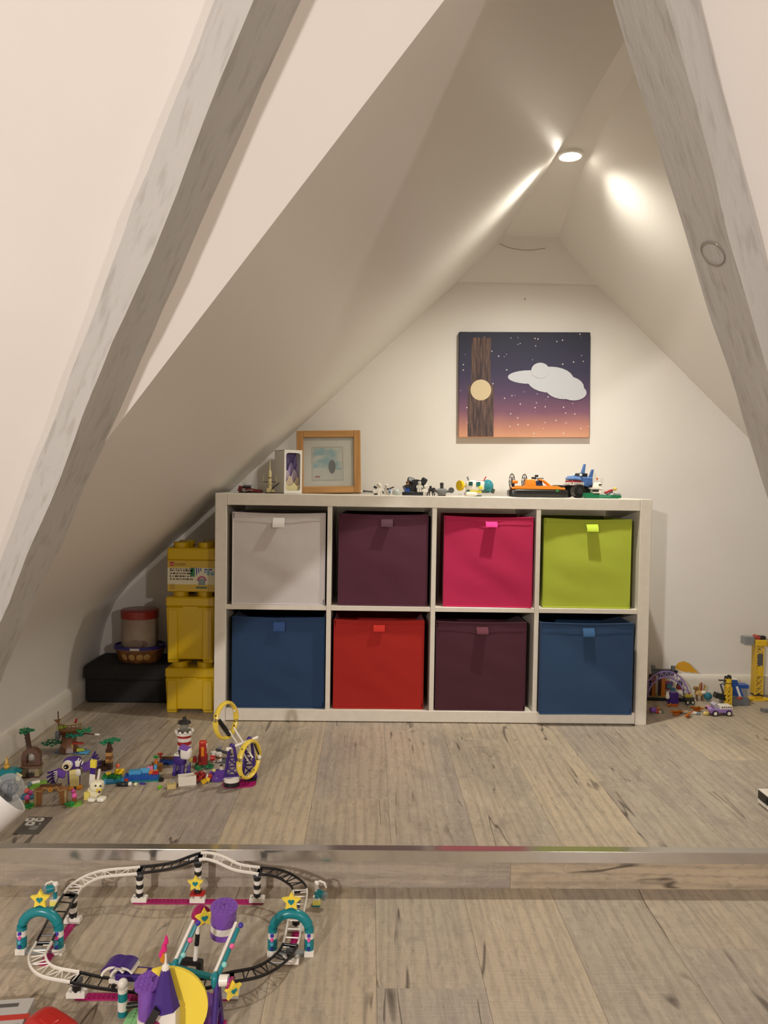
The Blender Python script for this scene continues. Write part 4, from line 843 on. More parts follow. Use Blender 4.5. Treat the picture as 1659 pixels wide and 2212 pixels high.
# blue raft and flower bed
t = thing('blue_raft_toy', 'blue studded toy water plate with light blue and orange pieces on top', 'toy', onz(306, 1684), .16)
M().brick((0, 0, 0), 12, 5, 1, False).put('teal_plate', '1E7A78', t); M().brick((0, .002, .0032), 11, 4, 3).put('blue_bricks', '1B4FA0', t); M().brick((.030, .008, .0128), 3, 2, 2).put('orange_plate', OR, t); M().brick((.036, .0, .0128), 2, 1, 2).put('red_plate', RD, t); M().brick((-.018, .010, .0128), 4, 2, 3).put('light_blue_brick', '4C9CC8', t); M().brick((.008, .012, .0128), 3, 1, 4).put('light_blue_brick', '5AA8D0', t); M().brick((.020, .016, .0128), 2, 1, 5).put('pink_brick', 'D87AA0', t); M().brick((.034, .016, .0128), 1, 1, 6).put('light_blue_post', '4C9CC8', t); M().brick((-.040, -.008, .0032), 2, 2, 2).put('red_slope', 'B3301F', t); M().cyl((.050, -.018, .004), (.056, -.022, .006), .006, n=10).put('wheel', BK, t)
t = thing('flower_bed_toy', 'green toy flower bed with yellow blooms beside the striped trunk', 'toy', onz(246, 1690), .1)
M().brick((0, 0, 0), 7, 3, 3).put('blue_base', '2E86B0', t); M().brick((-.006, .004, .0096), 6, 3, 3).put('green_bricks', '1F7A3A', t); yb_ = M(); r_ = random.Random(4)
for i in range(9): q = (r_.uniform(-.022, .024), r_.uniform(-.006, .010), .022 + r_.uniform(0, .010)); yb_.sph(q, .0048, (1, 1, .7), n=8)
yb_.put('yellow_blooms', 'E6C420', t); M().brick((.012, .012, .0192), 3, 2, 3).put('yellow_brick', 'E0BC1A', t); M().sph((.006, .018, .038), .006).put('coral_bloom', 'D86A4A', t); M().box((-.010, -.013, .010), (.022, .003, .008)).put('clear_window', '4C9CC8', t)
t = thing('black_figure_toy', 'tiny black and white toy figure lying beside the blue raft', 'toy', onz(268, 1698), .1)
M().squ((0, 0, .005), (.022, .012, .010), .5).put('body', '1A1A20', t); M().sph((.015, -.001, .006), .0055).put('head', WH, t); M().squ((-.014, .002, .005), (.012, .010, .008), .6).put('legs', '24242A', t); M().sph((.030, -.002, .005), .0045).put('helmet', 'E6E2B8', t)
tag(M().box((0, 0, .0016), (.016, .0078, .0032), bev=.0003).studs(0, 0, .0032, 0, 0).put('purple_tile', '4B2F8C'), 'flat purple toy tile lying alone on the floor', 'toy').location = onz(308, 1694); bpy.data.objects['purple_tile'].rotation_euler[2] = -.3
t = thing('lime_slab_toy', 'lime green toy slab with white and grey bits lying behind the lamp', 'toy', onz(84, 1698), .35)
M().brick((0, 0, 0), 6, 4, 2).put('lime_brick', '6E9A34', t); M().brick((.0, .002, .0064), 5, 3, 1, False).put('lime_tile', '7AA83A', t); M().box((-.008, -.004, .013), (.022, .007, .006), (0, 0, .3), bev=.0008).put('white_bar', WH, t); M().box((-.022, -.012, .012), (.009, .007, .009), (0, 0, .4), bev=.0006).put('grey_bar', '5E7A7A', t); M().box((-.030, -.020, .006), (.010, .008, .012), bev=.0006).put('clear_brick', plastic('B9C3B4', .15, trans=.5), t)
t = thing('teal_palace_toy', 'teal toy roof with a golden spire half hidden behind the lamp dome', 'toy', onz(18, 1692), 0)
M().brick((0, 0, 0), 6, 4, 3, False).put('base', '8C8468', t); M().box((0, 0, .019), (.052, .036, .018), bev=.001).put('wall', '3C6A70', t); M().box((0, 0, .034), (.060, .044, .012), bev=.001, taper=(.6, .6)).put('roof', '127A80', t); M().lathe((-.004, 0, .040), [(.006, 0), (.008, .004), (.004, .010), (.006, .014), (.003, .020), (.0, .036)], 12).put('spire', 'C79A3A', t); M().box((.030, -.012, .020), (.016, .004, .022), (0, .5, 0)).put('cream_fin', 'D8CFA0', t)
t = thing('blue_pond_toy', 'small blue toy pond plate with a coral ball behind the lamp', 'toy', onz(58, 1722), 0)
M().prism(rrect(.044, .030, .010, 4), .0032, (0, 0, .0016), (PI / 2, 0, 0)).put('plate', '2E6F96', t); M().cyl((0, 0, .003), (0, 0, .010), .006).put('post', '2E7A8A', t); M().sph((0, 0, .016), .0065).put('coral_ball', 'C8584E', t)
# lighthouse and neighbours
t = thing('lighthouse_toy', 'red and white striped toy lighthouse with a dark lantern top', 'toy', onz(398, 1652), 0, sc=1.2)
for z0, z1, c, r_ in ((0, .042, WH, .0165), (.042, .050, WH, .0165), (.050, .0585, 'A32A24', .0163), (.0585, .067, WH, .0165), (.067, .0735, 'A32A24', .0163), (.0735, .079, WH, .0195)): M().lathe((0, 0, 0), [(r_, z0), (r_, z1), (0, z1)], 18).put('tower_ring', c, t)
rl = M()
for i in range(10): a = i * PI / 5; rl.sph((.0195 * math.cos(a), .0195 * math.sin(a), .081), .0038, n=8)
rl.put('balcony_rail', WH, t); M().lathe((0, 0, .080), [(.014, 0), (.014, .003), (.0, .003)], 14).put('balcony_floor', '55504A', t); M().lathe((0, 0, .083), [(.010, 0), (.010, .017)], 14).put('lantern', plastic('A9A79A', .08, trans=.7), t); M().lathe((0, 0, .100), [(.016, 0), (.013, .005), (.005, .008), (.0045, .014), (0, .015)], 10).put('lantern_roof', '2A2826', t)
M().prism([(-.013, 0), (-.002, 0), (-.002, .018), (-.010, .020)], .003, (0, -.0165, .022)).put('shutter', '3B2A78', t); M().prism([(.013, 0), (.002, 0), (.002, .018), (.010, .020)], .003, (0, -.0165, .022)).put('shutter', '3B2A78', t)
t = thing('robot_horse_toy', 'purple and white jointed toy animal standing in front of the lighthouse', 'toy', onz(396, 1674), -.2)
M().squ((.010, -.004, .062), (.030, .024, .030), .5).put('head', WH, t); M().box((.006, -.004, .077), (.026, .022, .008), (0, .25, 0), bev=.001).put('cap', PU, t); M().cyl((-.006, -.004, .060), (-.010, -.006, .059), .008, n=14).put('eye', '201C24', t); M().squ((-.010, 0, .040), (.034, .022, .026), .5).put('body', DPU, t); M().box((-.014, 0, .056), (.020, .018, .006), bev=.001).put('shoulder', WH, t)
for x, y in ((-.022, -.006), (.002, -.008), (-.016, .010), (.012, .008)): M().box((x, y, .018), (.008, .009, .028), (0, .08, 0), bev=.001).put('leg', '5A4A8C', t); M().box((x, y - .001, .005), (.010, .012, .010), bev=.001).put('hoof', '3B2A78', t)
M().tube([(.012, 0, .050), (.016, 0, .038), (.014, 0, .030)], .0045, 8).put('neck', GY, t); M().squ((.022, .0, .044), (.010, .010, .012), .6).put('yellow_pack', 'A9983A', t)
t = thing('red_mill_toy', 'red toy hut with an orange door and green leaf base beside the lighthouse', 'toy', onz(438, 1656), .1)
leaves(M(), (0, -.004, .004), .030, 12, seed=14, r=.0075).put('leaf_base', '1A6A3E', t); M().box((0, .002, .020), (.026, .022, .026), bev=.001).put('hut_base', '8E2620', t); M().box((0, .002, .048), (.020, .018, .034), bev=.001).put('hut', 'A82A20', t); M().box((.0, -.008, .045), (.008, .003, .026), bev=.0008).put('door', 'E08A22', t); M().squ((0, .002, .068), (.022, .018, .012), .6).put('cap', 'C23A26', t); M().squ((.010, -.002, .060), (.005, .005, .014), .6).put('lamp', WH, t); M().squ((-.022, -.002, .022), (.012, .012, .018), .6).put('flower', 'A82A28', t); M().cyl((.022, -.006, .026), (.034, -.008, .026), .0075, n=12).put('barrel', 'B82A20', t)
dr0 = None
for i, (x, y) in enumerate(((461, 1644), (473, 1646))):
    lbl = ('short white toy drum with a brown band, next to the red hut', 'short white toy drum with a brown band, next to the grey plates')[i]
    if dr0 is None:
        dr0 = t = thing('toy_drum', lbl, 'toy', onz(x, y), 0, group='white drums by the red hut'); M().cyl((0, 0, 0), (0, 0, .012), .0085, n=16).put('drum_base', WH, t); M().cyl((0, 0, .012), (0, 0, .017), .0088, n=16).put('band', '8A5A3A', t); M().cyl((0, 0, .017), (0, 0, .027), .0085, n=16).put('drum_top', WH, t)
    else: dup(dr0, loc=onz(x, y), label=lbl)
t = thing('grey_plates_toy', 'dark grey toy plates with a sloping bar behind the white drums', 'toy', onz(482, 1644), -.2)
M().brick((0, 0, 0), 4, 5, 1).put('plate', '55575A', t); M().box((-.002, .012, .022), (.052, .006, .007), (0, .22, 0), bev=.0006).put('bar', '4A4C50', t); M().squ((-.016, .014, .034), (.012, .012, .008), .6).put('clear_cup', plastic('A9ADB0', .08, trans=.7), t); M().box((-.016, .012, .014), (.006, .006, .024)).put('post', '3A3C40', t)
t = thing('carrot_crate', 'small brown toy crate holding an orange carrot', 'toy', onz(339, 1664), .12)
M().prism(rrect(.030, .024, .001, 1), .018, (0, 0, .0085), (PI / 2, 0, 0), hole=rrect(.026, .020, .001, 1)).put('crate_wall', '9A6A3A', t); M().box((0, 0, .001), (.028, .022, .002)).put('crate_floor', '7A5230', t); M().box((.002, -.0125, .011), (.010, .0012, .003)).put('hand_slot_bar', '9A6A3A', t)  # raised bar on the front is put in for the hand slot
t = thing('toy_carrot', 'orange toy carrot with green top standing in the crate', 'toy', onz(339, 1662) + Vector((-.002, .0, .003)), 0)
M().lathe((0, 0, 0), [(.001, 0), (.0045, .020), (.0035, .026), (0, .027)], 10).put('root', 'D87A2A', t); leaves(M(), (0, 0, .032), .007, 6, seed=3, r=.003).put('tops', '2F8A3E', t)
t = thing('blue_brown_plate_toy', 'blue and brown studded toy plate with a red dish behind the crate', 'toy', onz(364, 1650), -.06)
M().brick((0, 0, 0), 6, 2, 3).put('blue_brick', '1E3F86', t); M().brick((0, .014, 0), 7, 2, 4).put('brown_brick', '5A382A', t); M().lathe((-.028, .012, .0128), [(.003, 0), (.0025, .006), (.009, .011), (0, .010)], 14).put('red_dish', 'A82A20', t)
t = thing('white_brick_box', 'plain white toy brick box lying on the floor in front of the lighthouse', 'toy', onz(404, 1694), .32)
M().box((0, 0, .0125), (.046, .026, .025), bev=.0008).put('block', 'E2DCCB', t); M().box((-.0232, 0, .013), (.001, .018, .016), bev=.0003).put('end_recess_panel', 'E2DCCB', t)  # raised panel is put in for the recessed end of the brick
t = thing('tan_tub_toy', 'small tan open toy tub lying near the white brick box', 'toy', onz(371, 1702), .3)
M().prism(rrect(.024, .016, .004, 3), .012, (0, 0, .0062), (PI / 2, 0, 0), hole=rrect(.020, .012, .003, 3)).put('tub_wall', 'CDB878', t); M().box((0, 0, .001), (.022, .014, .002)).put('tub_floor', 'B09A5E', t); M().tube([(-.004, .003, .012), (.006, .003, .016)], .0018, 6).put('bar', '9AA0A0', t)
t = thing('lime_gem_toy', 'translucent lime toy gem lying alone on the floor', 'toy', onz(345, 1704), .5)
M().lathe((0, 0, 0), [(.003, 0), (.0055, .004), (.004, .008), (0, .0085)], 6, sc=(1.2, .9)).put('gem', plastic('7AC62E', .1, trans=.4), t); M().cyl((0, 0, .008), (0, 0, .0095), .0024, n=6).put('stud', '8ED23A', t)
t = thing('red_flower_toy', 'dark red toy flower cluster with yellow bricks beside the purple dish', 'toy', onz(437, 1690), .2)
rf_ = M(); r_ = random.Random(8)
for i in range(9): a = i * .7; rf_.sph((-.006 + .011 * math.cos(a), .004 + .009 * math.sin(a), .010 + (i % 3) * .006), .0075, (1, 1, .8), n=9)
rf_.put('petals', '8E1E1C', t); M().box((.004, -.012, .007), (.013, .008, .011), (0, -.5, .3), bev=.0006).put('yellow_brick', 'DDB022', t); M().box((.014, -.008, .010), (.012, .008, .008), (0, .4, -.2), bev=.0006).put('yellow_brick', 'E2BC2E', t); M().tube([(.010, -.004, .010), (.014, -.002, .022)], .0022, 6).put('white_stalk', WH, t); M().squ((.020, .002, .014), (.012, .012, .014), .6).put('red_cap', 'A32622', t)
t = thing('purple_dish_toy', 'round purple studded toy dish lying tilted beside the loop ride', 'toy', onz(470, 1682), 0, tilt=(.32, .06))
M().lathe((0, .0, .004), [(.0, 0), (.022, .002), (.026, .007), (.024, .008), (0, .004)], 24).studs(0, 0, .0075, 4, 4).put('dish', '5A3590', t); M().cyl((0, -.012, .010), (0, -.0135, .011), .0035).put('pin', '5A3590', t); M().squ((-.012, .010, .018), (.010, .008, .007), .6).put('yellow_bit', 'CFC47A', t)  # small raised disc is put in for the pin hole of the dish
t = thing('toy_figure', 'tiny white, red and black toy figure leaning by the loop ride tower', 'toy', onz(478, 1676), .3)
M().box((0, 0, .006), (.009, .007, .012), bev=.001).put('legs', 'A32622', t); M().box((0, 0, .017), (.010, .007, .011), bev=.001, taper=(.8, 1)).put('torso', WH, t); M().cyl((0, 0, .022), (0, 0, .029), .0042).put('head', 'E8D9B8', t); M().sph((0, 0, .029), .0048, (1, 1, .6)).put('hair', '241C1C', t)
# loop ride
lr = thing('loop_ride_toy', 'toy ride with two large yellow rings on a white arm between purple towers', 'toy', onz(517, 1694), .18); lo = lr.location.copy()
M().prism(rrect(.088, .052, .022, 6), .0034, (0, 0, .0017), (PI / 2, 0, 0)).studs(0, 0, .0034, 8, 3).put('base_plate', MG, lr)
def tower(x, y, z0, z1):
    m = M(); w0, w1 = .018, .005
    for s_ in (-1, 1): m.tube([(x + s_ * w0, y, z0), (x + s_ * w1, y, z1)], .0042, 8)
    for k_ in range(3):
        a, b_ = k_ / 3.4 + .04, (k_ + 1) / 3.4 + .02; wa, wb_ = w0 + (w1 - w0) * a, w0 + (w1 - w0) * b_; za, zb_ = z0 + (z1 - z0) * a, z0 + (z1 - z0) * b_
        if k_ != 2: m.cyl((x - wa, y, za), (x + wb_, y, zb_), .0022, n=6); m.cyl((x + wa, y, za), (x - wb_, y, zb_), .0022, n=6)
        m.cyl((x - wa, y, za), (x + wa, y, za), .0024, n=6)
    m.sph((x, y, z1 + .002), .0075, n=12); m.box((x, y, z0 + .002), (.044, .010, .006), bev=.001); m.put('tower', DPU, lr)
M().lathe((-.020, -.016, .0034), [(.020, 0), (.020, .012)], 18, sc=(1, .8)).put('black_footing', BK, lr); M().lathe((-.020, -.016, .0154), [(.020, 0), (.020, .012), (0, .012)], 18, sc=(1, .8)).put('white_footing', WH, lr); M().brick((.030, .014, .0034), 4, 2, 2).put('black_footing', BK, lr)
tower(-.020, -.014, .0274, .107); tower(.026, .016, .010, .113)
M().cyl((-.030, -.022, .104), (.048, .024, .116), .0038, n=10).put('axle', WH, lr); M().sph((-.031, -.023, .104), .0056).put('axle_end', WH, lr)
def W2(px, py, y): v = ony(px, py, lo.y + y) - lo; c_, s_ = math.cos(-.18), math.sin(-.18); return Vector((v.x * c_ - v.y * s_, v.x * s_ + v.y * c_, v.z))
A1 = W2(500, 1575, 0); A2 = W2(541, 1640, 0); dA = A2 - A1
for off in (-.006, .006): M().tube([A1 + Vector((off, 0, off * .6)), A2 + Vector((off, 0, off * .6))], .0026, 6).put('arm', WH, lr)
def ring(px, py, rx, rz_, lean, nm):
    c = W2(px, py, -.006); s_ = .00131; n_ = 34; pts = []
    for i in range(n_):
        a = 2 * PI * i / n_; u, v = .0425 * math.cos(a), .0475 * math.sin(a); u2, v2 = u * math.cos(lean) - v * math.sin(lean), u * math.sin(lean) + v * math.cos(lean); pts.append(c + Vector((u2 * .62, u2 * .78, v2)))
    r_ = M().tube(pts, 1, 8, closed=True, flat=(.0078, .0050)).put('ring', 'E6C94A', lr); cl = M()
    for i in (1, 9, 18, 26): cl.sph(pts[i] + (c - pts[i]) * .06 + Vector((0, -.004, 0)), .0036, n=8)
    cl.put('ring_clip', WH, r_); cl = M()
    for i in (13, 22, 30): cl.sph(pts[i] + Vector((-.002, -.005, 0)), .0024, n=8)
    cl.put('ring_pin', '2A1A14', r_); return c
c1 = ring(488, 1556, 1, 1, .25, 'a'); c2 = ring(538, 1640, 1, 1, -.15, 'b')
M().box(c1 + Vector((-.004, .006, -.022)), (.010, .012, .052), (0, -.62, 0), bev=.0008).put('black_bench', BK, lr); M().box(c1 + Vector((-.012, .002, -.026)), (.0022, .006, .046), (0, -.62, 0)).put('bench_rail', WH, lr); M().tube([c2 + Vector((.014, .012, .036)), c2 + Vector((.026, .016, .006))], .0024, 6).put('black_lever', BK, lr); M().sph(c2 + Vector((.028, .016, -.002)), .0052).put('lever_end', WH, lr)
# ================================================================= toys on top of the shelf
def top(px, py, Y=.13): p = ony(px, py, Y); return Vector((p.x, Y, ZT))
def figure(name, label, loc, rz, legs, torso, head, hat, group=None, arms=None):
    t = thing(name, label, 'toy', loc, rz, group); lg = M()
    for s_ in (-1, 1): lg.box((s_ * .0042, 0, .006), (.0076, .008, .012), bev=.0008)
    lg.put('legs', legs, t); M().box((0, 0, .0185), (.0155, .008, .013), bev=.0008, taper=(.72, 1)).put('torso', torso, t)
    for s_ in (-1, 1): M().tube([(s_ * .0072, 0, .0235), (s_ * .0098, -.002, .018), (s_ * .0100, -.0065, .0145)], .0022, 7).put('arm', arms or torso, t)
    M().lathe((0, 0, .0252), [(.0025, 0), (.0050, .0012), (.0052, .006), (.0042, .0085), (0, .009)], 12).put('head', head, t)
    if hat: M().lathe((0, .0005, .0285), [(.0056, 0), (.0062, .002), (.0060, .006), (.0035, .0085), (0, .009)], 12).put('helmet', hat, t)
    return t
# dark red ship
t = thing('red_spaceship_toy', 'dark red and black toy spaceship at the shelf corner under the slope', 'toy', top(541, 1063, .16), -.05)
M().box((-.016, 0, .010), (.044, .036, .012), bev=.002).put('hull', '5E1E20', t); M().box((.022, 0, .008), (.050, .018, .010), (0, .10, 0), bev=.002, taper=(.8, .7)).put('nose', '6E2222', t); M().box((-.014, 0, .020), (.030, .020, .008), bev=.002).put('cockpit', '1E1A18', t); M().box((-.034, -.012, .014), (.012, .012, .020), (0, .3, 0), bev=.001).put('tail_fin', '6A2424', t); M().cyl((-.020, -.019, .010), (-.020, -.021, .010), .006).put('grey_disc', '8A8682', t); M().tube([(-.02, -.020, .004), (.0, -.020, .010), (.012, -.02, .008)], .0014, 5).put('pipe', 'A39E92', t); M().box((-.010, 0, .026), (.032, .004, .002)).put('antenna', '241C18', t); M().box((.0, 0, .002), (.08, .012, .004)).put('skid', '1E1A18', t)
t = thing('cream_rocket_toy', 'cream toy rocket tower with thin masts in front of the white window box', 'toy', top(585, 1064, .09), 0)
cr_ = 'CDBE8C'; M().brick((0, 0, 0), 5, 3, 1, False).put('base_plate', '3A3026', t); M().box((-.006, 0, .010), (.016, .014, .014), bev=.001).put('block', cr_, t); M().box((.008, -.002, .008), (.010, .012, .010), bev=.001).put('block', 'B9AA7A', t)
M().lathe((-.004, 0, .017), [(.007, 0), (.0055, .012), (.008, .014), (.008, .02), (.005, .022)], 12).put('tower_foot', 'BFB080', t); M().lathe((-.004, 0, .039), [(.0060, 0), (.0062, .026), (.0055, .034), (.004, .038), (.0022, .042), (.0008, .074)], 12).put('rocket', cr_, t); M().lathe((-.004, 0, .052), [(.0066, 0), (.0066, .003)], 12).put('rocket_band', '5A4E34', t); M().box((-.004, 0, .039), (.046, .004, .0025)).put('gantry', '2A241C', t)
for dx in (-.026, .018): M().cyl((dx, 0, .034), (dx, 0, .062), .0013, .0008, 6).put('mast', 'BFB080', t)
M().tube([(.004, -.008, .016), (.030, -.012, .036)], .0022, 6).put('cannon', '2A2420', t)
# white and black scouts
t = thing('speeder_toy', 'white and black toy hover bike with a rider on the shelf top', 'toy', top(809, 1065, .10), .1)
M().tube([(-.034, 0, .012), (.0, 0, .010)], .0022, 6).put('front_boom', BK, t); M().cyl((-.040, 0, .012), (-.030, 0, .012), .0045, .003, 8).put('nose_cone', '3A3430', t); M().sph((-.046, 0, .012), .004, n=8).put('nose_tip', 'D9CDB0', t); M().box((.010, 0, .010), (.034, .014, .012), bev=.002).put('body', WH, t); M().box((.004, 0, .004), (.012, .012, .008), bev=.001).put('foot', BK, t); M().box((.016, 0, .021), (.012, .010, .014), bev=.001).put('rider_torso', WH, t); M().box((.002, -.004, .026), (.012, .006, .008), (0, .5, 0), bev=.001).put('blaster', BK, t); M().lathe((.014, 0, .029), [(.004, 0), (.0065, .002), (.0065, .009), (.004, .012), (0, .0125)], 12).put('rider_helmet', WH, t); M().box((.026, 0, .012), (.010, .016, .018), bev=.001).put('pack', '2A2826', t)
for i, (px_, Y, lb_) in enumerate(((821, .075, 'white toy figure in plain helmet next to the hover bike'), (835, .12, 'white toy figure without weapon behind the small white and blue canister'))): figure('toy_figure', lb_, top(px_, 1066, Y), .1 - .3 * i, WH, WH, WH, WH)
t = thing('canister_toy', 'small white and blue toy canister with black gun arms', 'toy', top(842, 1066, .085), 0)
M().cyl((0, 0, .004), (0, 0, .016), .007, n=14).put('body', 'DAD8D4', t); M().lathe((0, 0, .016), [(.007, 0), (.006, .004), (.003, .006), (0, .0065)], 14).put('cap', '8FA0B8', t); M().box((0, -.0072, .010), (.005, .001, .008)).put('blue_panel', '2F5AA0', t); M().cyl((0, 0, 0), (0, 0, .004), .0055).put('foot', WH, t); M().tube([(-.008, 0, .020), (.014, -.002, .028)], .0022, 6).put('gun', BK, t); M().box((-.006, 0, .021), (.010, .006, .005)).put('gun_mount', '2A2826', t)
t = thing('snow_dome_toy', 'translucent white half dome on a studded toy plate', 'toy', top(856, 1067, .12), 0)
M().brick((0, 0, 0), 3, 3, 1).put('plate', 'D6D8D2', t); M().lathe((0, 0, .0032), [(.014, 0), (.0135, .008), (.010, .015), (.005, .0185), (0, .0195)], 18).put('dome', plastic('D2D8D4', .2, trans=.5), t)
# dark pod
t = thing('dark_pod_toy', 'dark grey toy pod with an open angular shell on a black base', 'toy', top(896, 1067, .16), -.05, sc=1.18)
M().brick((-.002, 0, 0), 9, 5, 3, False).put('base', '1E1F22', t); ps_ = arc(0, 0, .034, 20, 160, 8); M().prism([(.034, -.004)] + ps_ + [(-.034, -.004)], .008, (.004, .014, .014)).put('shell_back', '33363B', t)
M().box((-.012, .006, .046), (.022, .026, .014), (.15, .25, 0), bev=.003).put('shell_crown', '3A3D42', t); M().box((.026, .002, .042), (.018, .030, .022), (0, .5, 0), bev=.003).put('shell_wing', '2E3136', t); M().box((-.030, -.004, .018), (.008, .026, .022), (0, -.4, 0), bev=.001).put('side_panel', '6A6C6A', t); M().box((-.014, -.010, .046), (.010, .002, .005), (0, .3, 0)).put('light_slot', 'B9BDC0', t); M().box((.008, .006, .018), (.014, .016, .018), bev=.001).put('seat', '25272B', t)
figure('toy_figure', 'toy figure with brown hair, dark top and bright blue trousers by the dark pod', top(880, 1066, .095) + Vector((0, 0, .0120)), 0, '1F4FA8', '2A2A30', 'D9A86A', '6A4A26')
figure('toy_figure', 'white toy figure with black shoulder marks in front of the dark pod', top(906, 1066, .095) + Vector((0, 0, .0120)), .1, 'D6D2C8', 'CFCBC2', 'DAD6CC', 'C9C5BC')
figure('toy_figure', 'plain white toy figure standing between the pod and the black walker', top(919, 1067, .085), -.1, 'C9C4B8', WH, WH, WH)
t = thing('black_walker_toy', 'black toy walker crouching on thin legs beside the grey gunship', 'toy', top(931, 1067, .08), 0)
for x, y in ((-.010, -.004), (.004, -.006), (.010, .006), (-.004, .008)): M().tube([(x * .5, y, .016), (x * 1.2, y, .008), (x * 1.3, y, .0)], .0020, 6).put('leg', BK, t)
M().box((0, 0, .020), (.018, .014, .010), bev=.001).put('body', '222224', t); M().box((-.002, 0, .029), (.008, .008, .010), bev=.001).put('head', BK, t); M().tube([(.006, -.004, .022), (.018, -.006, .018)], .0025, 6).put('gun', '2A2826', t)
t = thing('gunship_toy', 'grey toy gunship with round engine pods and a dark helmeted pilot', 'toy', top(954, 1068, .12), .05, sc=1.15)
M().lathe((0, 0, .004), [(.010, 0), (.018, .006), (.020, .012), (.012, .018), (0, .019)], 16).put('hull', '77797A', t); M().brick((0, 0, 0), 3, 2, 1, False).put('stand', BK, t); M().box((.014, -.002, .012), (.024, .008, .006), (0, -.15, 0), bev=.001).put('wing', '6A6C6E', t); M().box((-.016, -.002, .013), (.020, .008, .006), (0, .15, 0), bev=.001).put('wing', '6A6C6E', t); M().cyl((.028, -.012, .017), (.030, .010, .018), .0085, n=16).put('engine_pod', '4A4C4E', t); M().cyl((-.026, -.010, .018), (-.026, .008, .018), .0065, n=14).put('engine_pod', '2E3032', t); M().box((0, .0, .026), (.010, .008, .008), bev=.001).put('pilot_torso', '3A3836', t); M().lathe((0, 0, .030), [(.0045, 0), (.006, .003), (.0055, .009), (0, .011)], 12).put('pilot_helmet', '33302E', t)
# submarine
t = thing('submarine_toy', 'white toy submarine with yellow propeller and clear teal dome', 'toy', top(1031, 1068, .13), .05, sc=1.18)
M().squ((-.006, 0, .030), (.062, .036, .036), .6).put('hull', 'E2DDD0', t); M().box((.000, 0, .015), (.066, .032, .010), bev=.002).put('keel', '3F5A50', t); M().box((-.008, -.016, .014), (.036, .004, .008), bev=.001).put('yellow_sill', 'C9B83A', t); M().sph((.030, -.002, .030), .0205, (.9, 1, 1)).put('cockpit_dome', plastic('2E9AA8', .05, trans=.55), t); M().sph((.030, 0, .026), .009).put('pilot', '4FC0C0', t); M().squ((.006, -.018, .026), (.012, .006, .010), .6).put('diver', 'D8D23A', t); M().box((-.001, -.0185, .036), (.012, .002, .014)).put('window', '1E6A60', t); M().box((-.024, -.0185, .037), (.012, .002, .012)).put('emblem', '1F4A44', t)
M().cyl((-.044, 0, .031), (-.036, 0, .031), .004).put('shaft', 'D9C23A', t); pr_ = M(); pr_.lathe((-.052, 0, .031), [(.0145, -.004), (.0155, -.004), (.0155, .004), (.0145, .004)], 22, rot=(0, PI / 2, .5)); 
for a in range(4): pr_.box((-.050, 0, .031), (.003, .026, .005), (a * PI / 4 + .3, 0, .5))
pr_.put('propeller', 'E2BC22', t)
for y in (-.014, .014): M().squ((-.020, y, .007), (.036, .013, .013), .6).put('float_tank', WH, t)
M().cyl((-.008, -.010, .0475), (.018, -.010, .0475), .0016, n=6).put('red_rail', 'C23A32', t); M().tube([(.018, -.006, .046), (.022, -.006, .056), (.025, -.006, .058)], .0018, 6).put('periscope', 'C23A32', t); M().tube([(-.026, 0, .044), (-.031, 0, .058)], .003, 7).put('lamp_mast', GY, t); M().box((.046, 0, .016), (.008, .022, .014), (0, .3, 0), bev=.001).put('bow_fork', '4A4A3E', t); M().brick((0, 0, 0), 3, 2, 1, False).put('cradle', '8A8E8C', t)
# hovercraft
t = thing('hovercraft_toy', 'orange and black toy hovercraft with two caged fans at the stern', 'toy', top(1158, 1073, .09), -.02)
M().squ((.004, 0, .014), (.208, .066, .028), .3).put('skirt', '1E1D1C', t); M().box((.002, 0, .031), (.186, .058, .008), bev=.003).put('deck', 'D9781E', t); M().prism([(-.085, .0), (.09, 0), (.062, .012), (-.085, .010)], .004, (.004, -.029, .029)).put('side_stripe', 'E08626', t); M().box((-.022, 0, .049), (.040, .032, .028), bev=.003, taper=(.8, .8)).put('cabin', 'DD7E22', t); M().box((.008, 0, .047), (.026, .030, .022), bev=.002, taper=(.7, .9)).put('windscreen', '1E2A4A', t)
for y in (-.014, .014): M().tube([(.006, y, .062), (.026, y, .056), (.050, y, .036)], .0030, 7).put('cage_bar', 'E08A2E', t)
M().box((-.010, 0, .066), (.014, .014, .008), bev=.001).put('hatch', BK, t); M().box((.0, .0, .074), (.012, .010, .008), bev=.002).put('lamp', '241C1C', t); M().squ((.010, 0, .066), (.030, .012, .006), .5).put('grey_rotor', GY, t)
for y in (-.018, .020):
    fr_ = M(); cx_ = -.088 + (.05 if y > 0 else 0); R_ = .026
    fr_.tube([(cx_ + math.sin(a) * R_ * .5, y + math.sin(a) * R_ * .86, .054 + R_ * math.cos(a)) for a in [2 * PI * i / 22 for i in range(22)]], .0016, 6, closed=True); fr_.tube([(cx_ + math.sin(a) * R_ * .25, y + math.sin(a) * R_ * .43, .054 + R_ * .5 * math.cos(a)) for a in [2 * PI * i / 16 for i in range(16)]], .0011, 5, closed=True)
    for a in [PI * i / 4 for i in range(4)]: fr_.cyl((cx_ - math.sin(a) * R_ * .5, y - math.sin(a) * R_ * .86, .054 - R_ * math.cos(a)), (cx_ + math.sin(a) * R_ * .5, y + math.sin(a) * R_ * .86, .054 + R_ * math.cos(a)), .0010, n=5)
    fr_.put('fan_cage', BK, t); M().squ((cx_ + .010, y, .052), (.020, .012, .012), .5).put('engine', 'DD7E22', t); M().box((cx_ + .004, y, .040), (.008, .008, .016)).put('fan_post', BK, t)
M().box((.066, -.031, .024), (.010, .004, .008)).put('green_lamp', '2F7A3A', t); M().squ((.074, 0, .038), (.040, .040, .012), .5).put('bow_ramp', '2A2826', t)
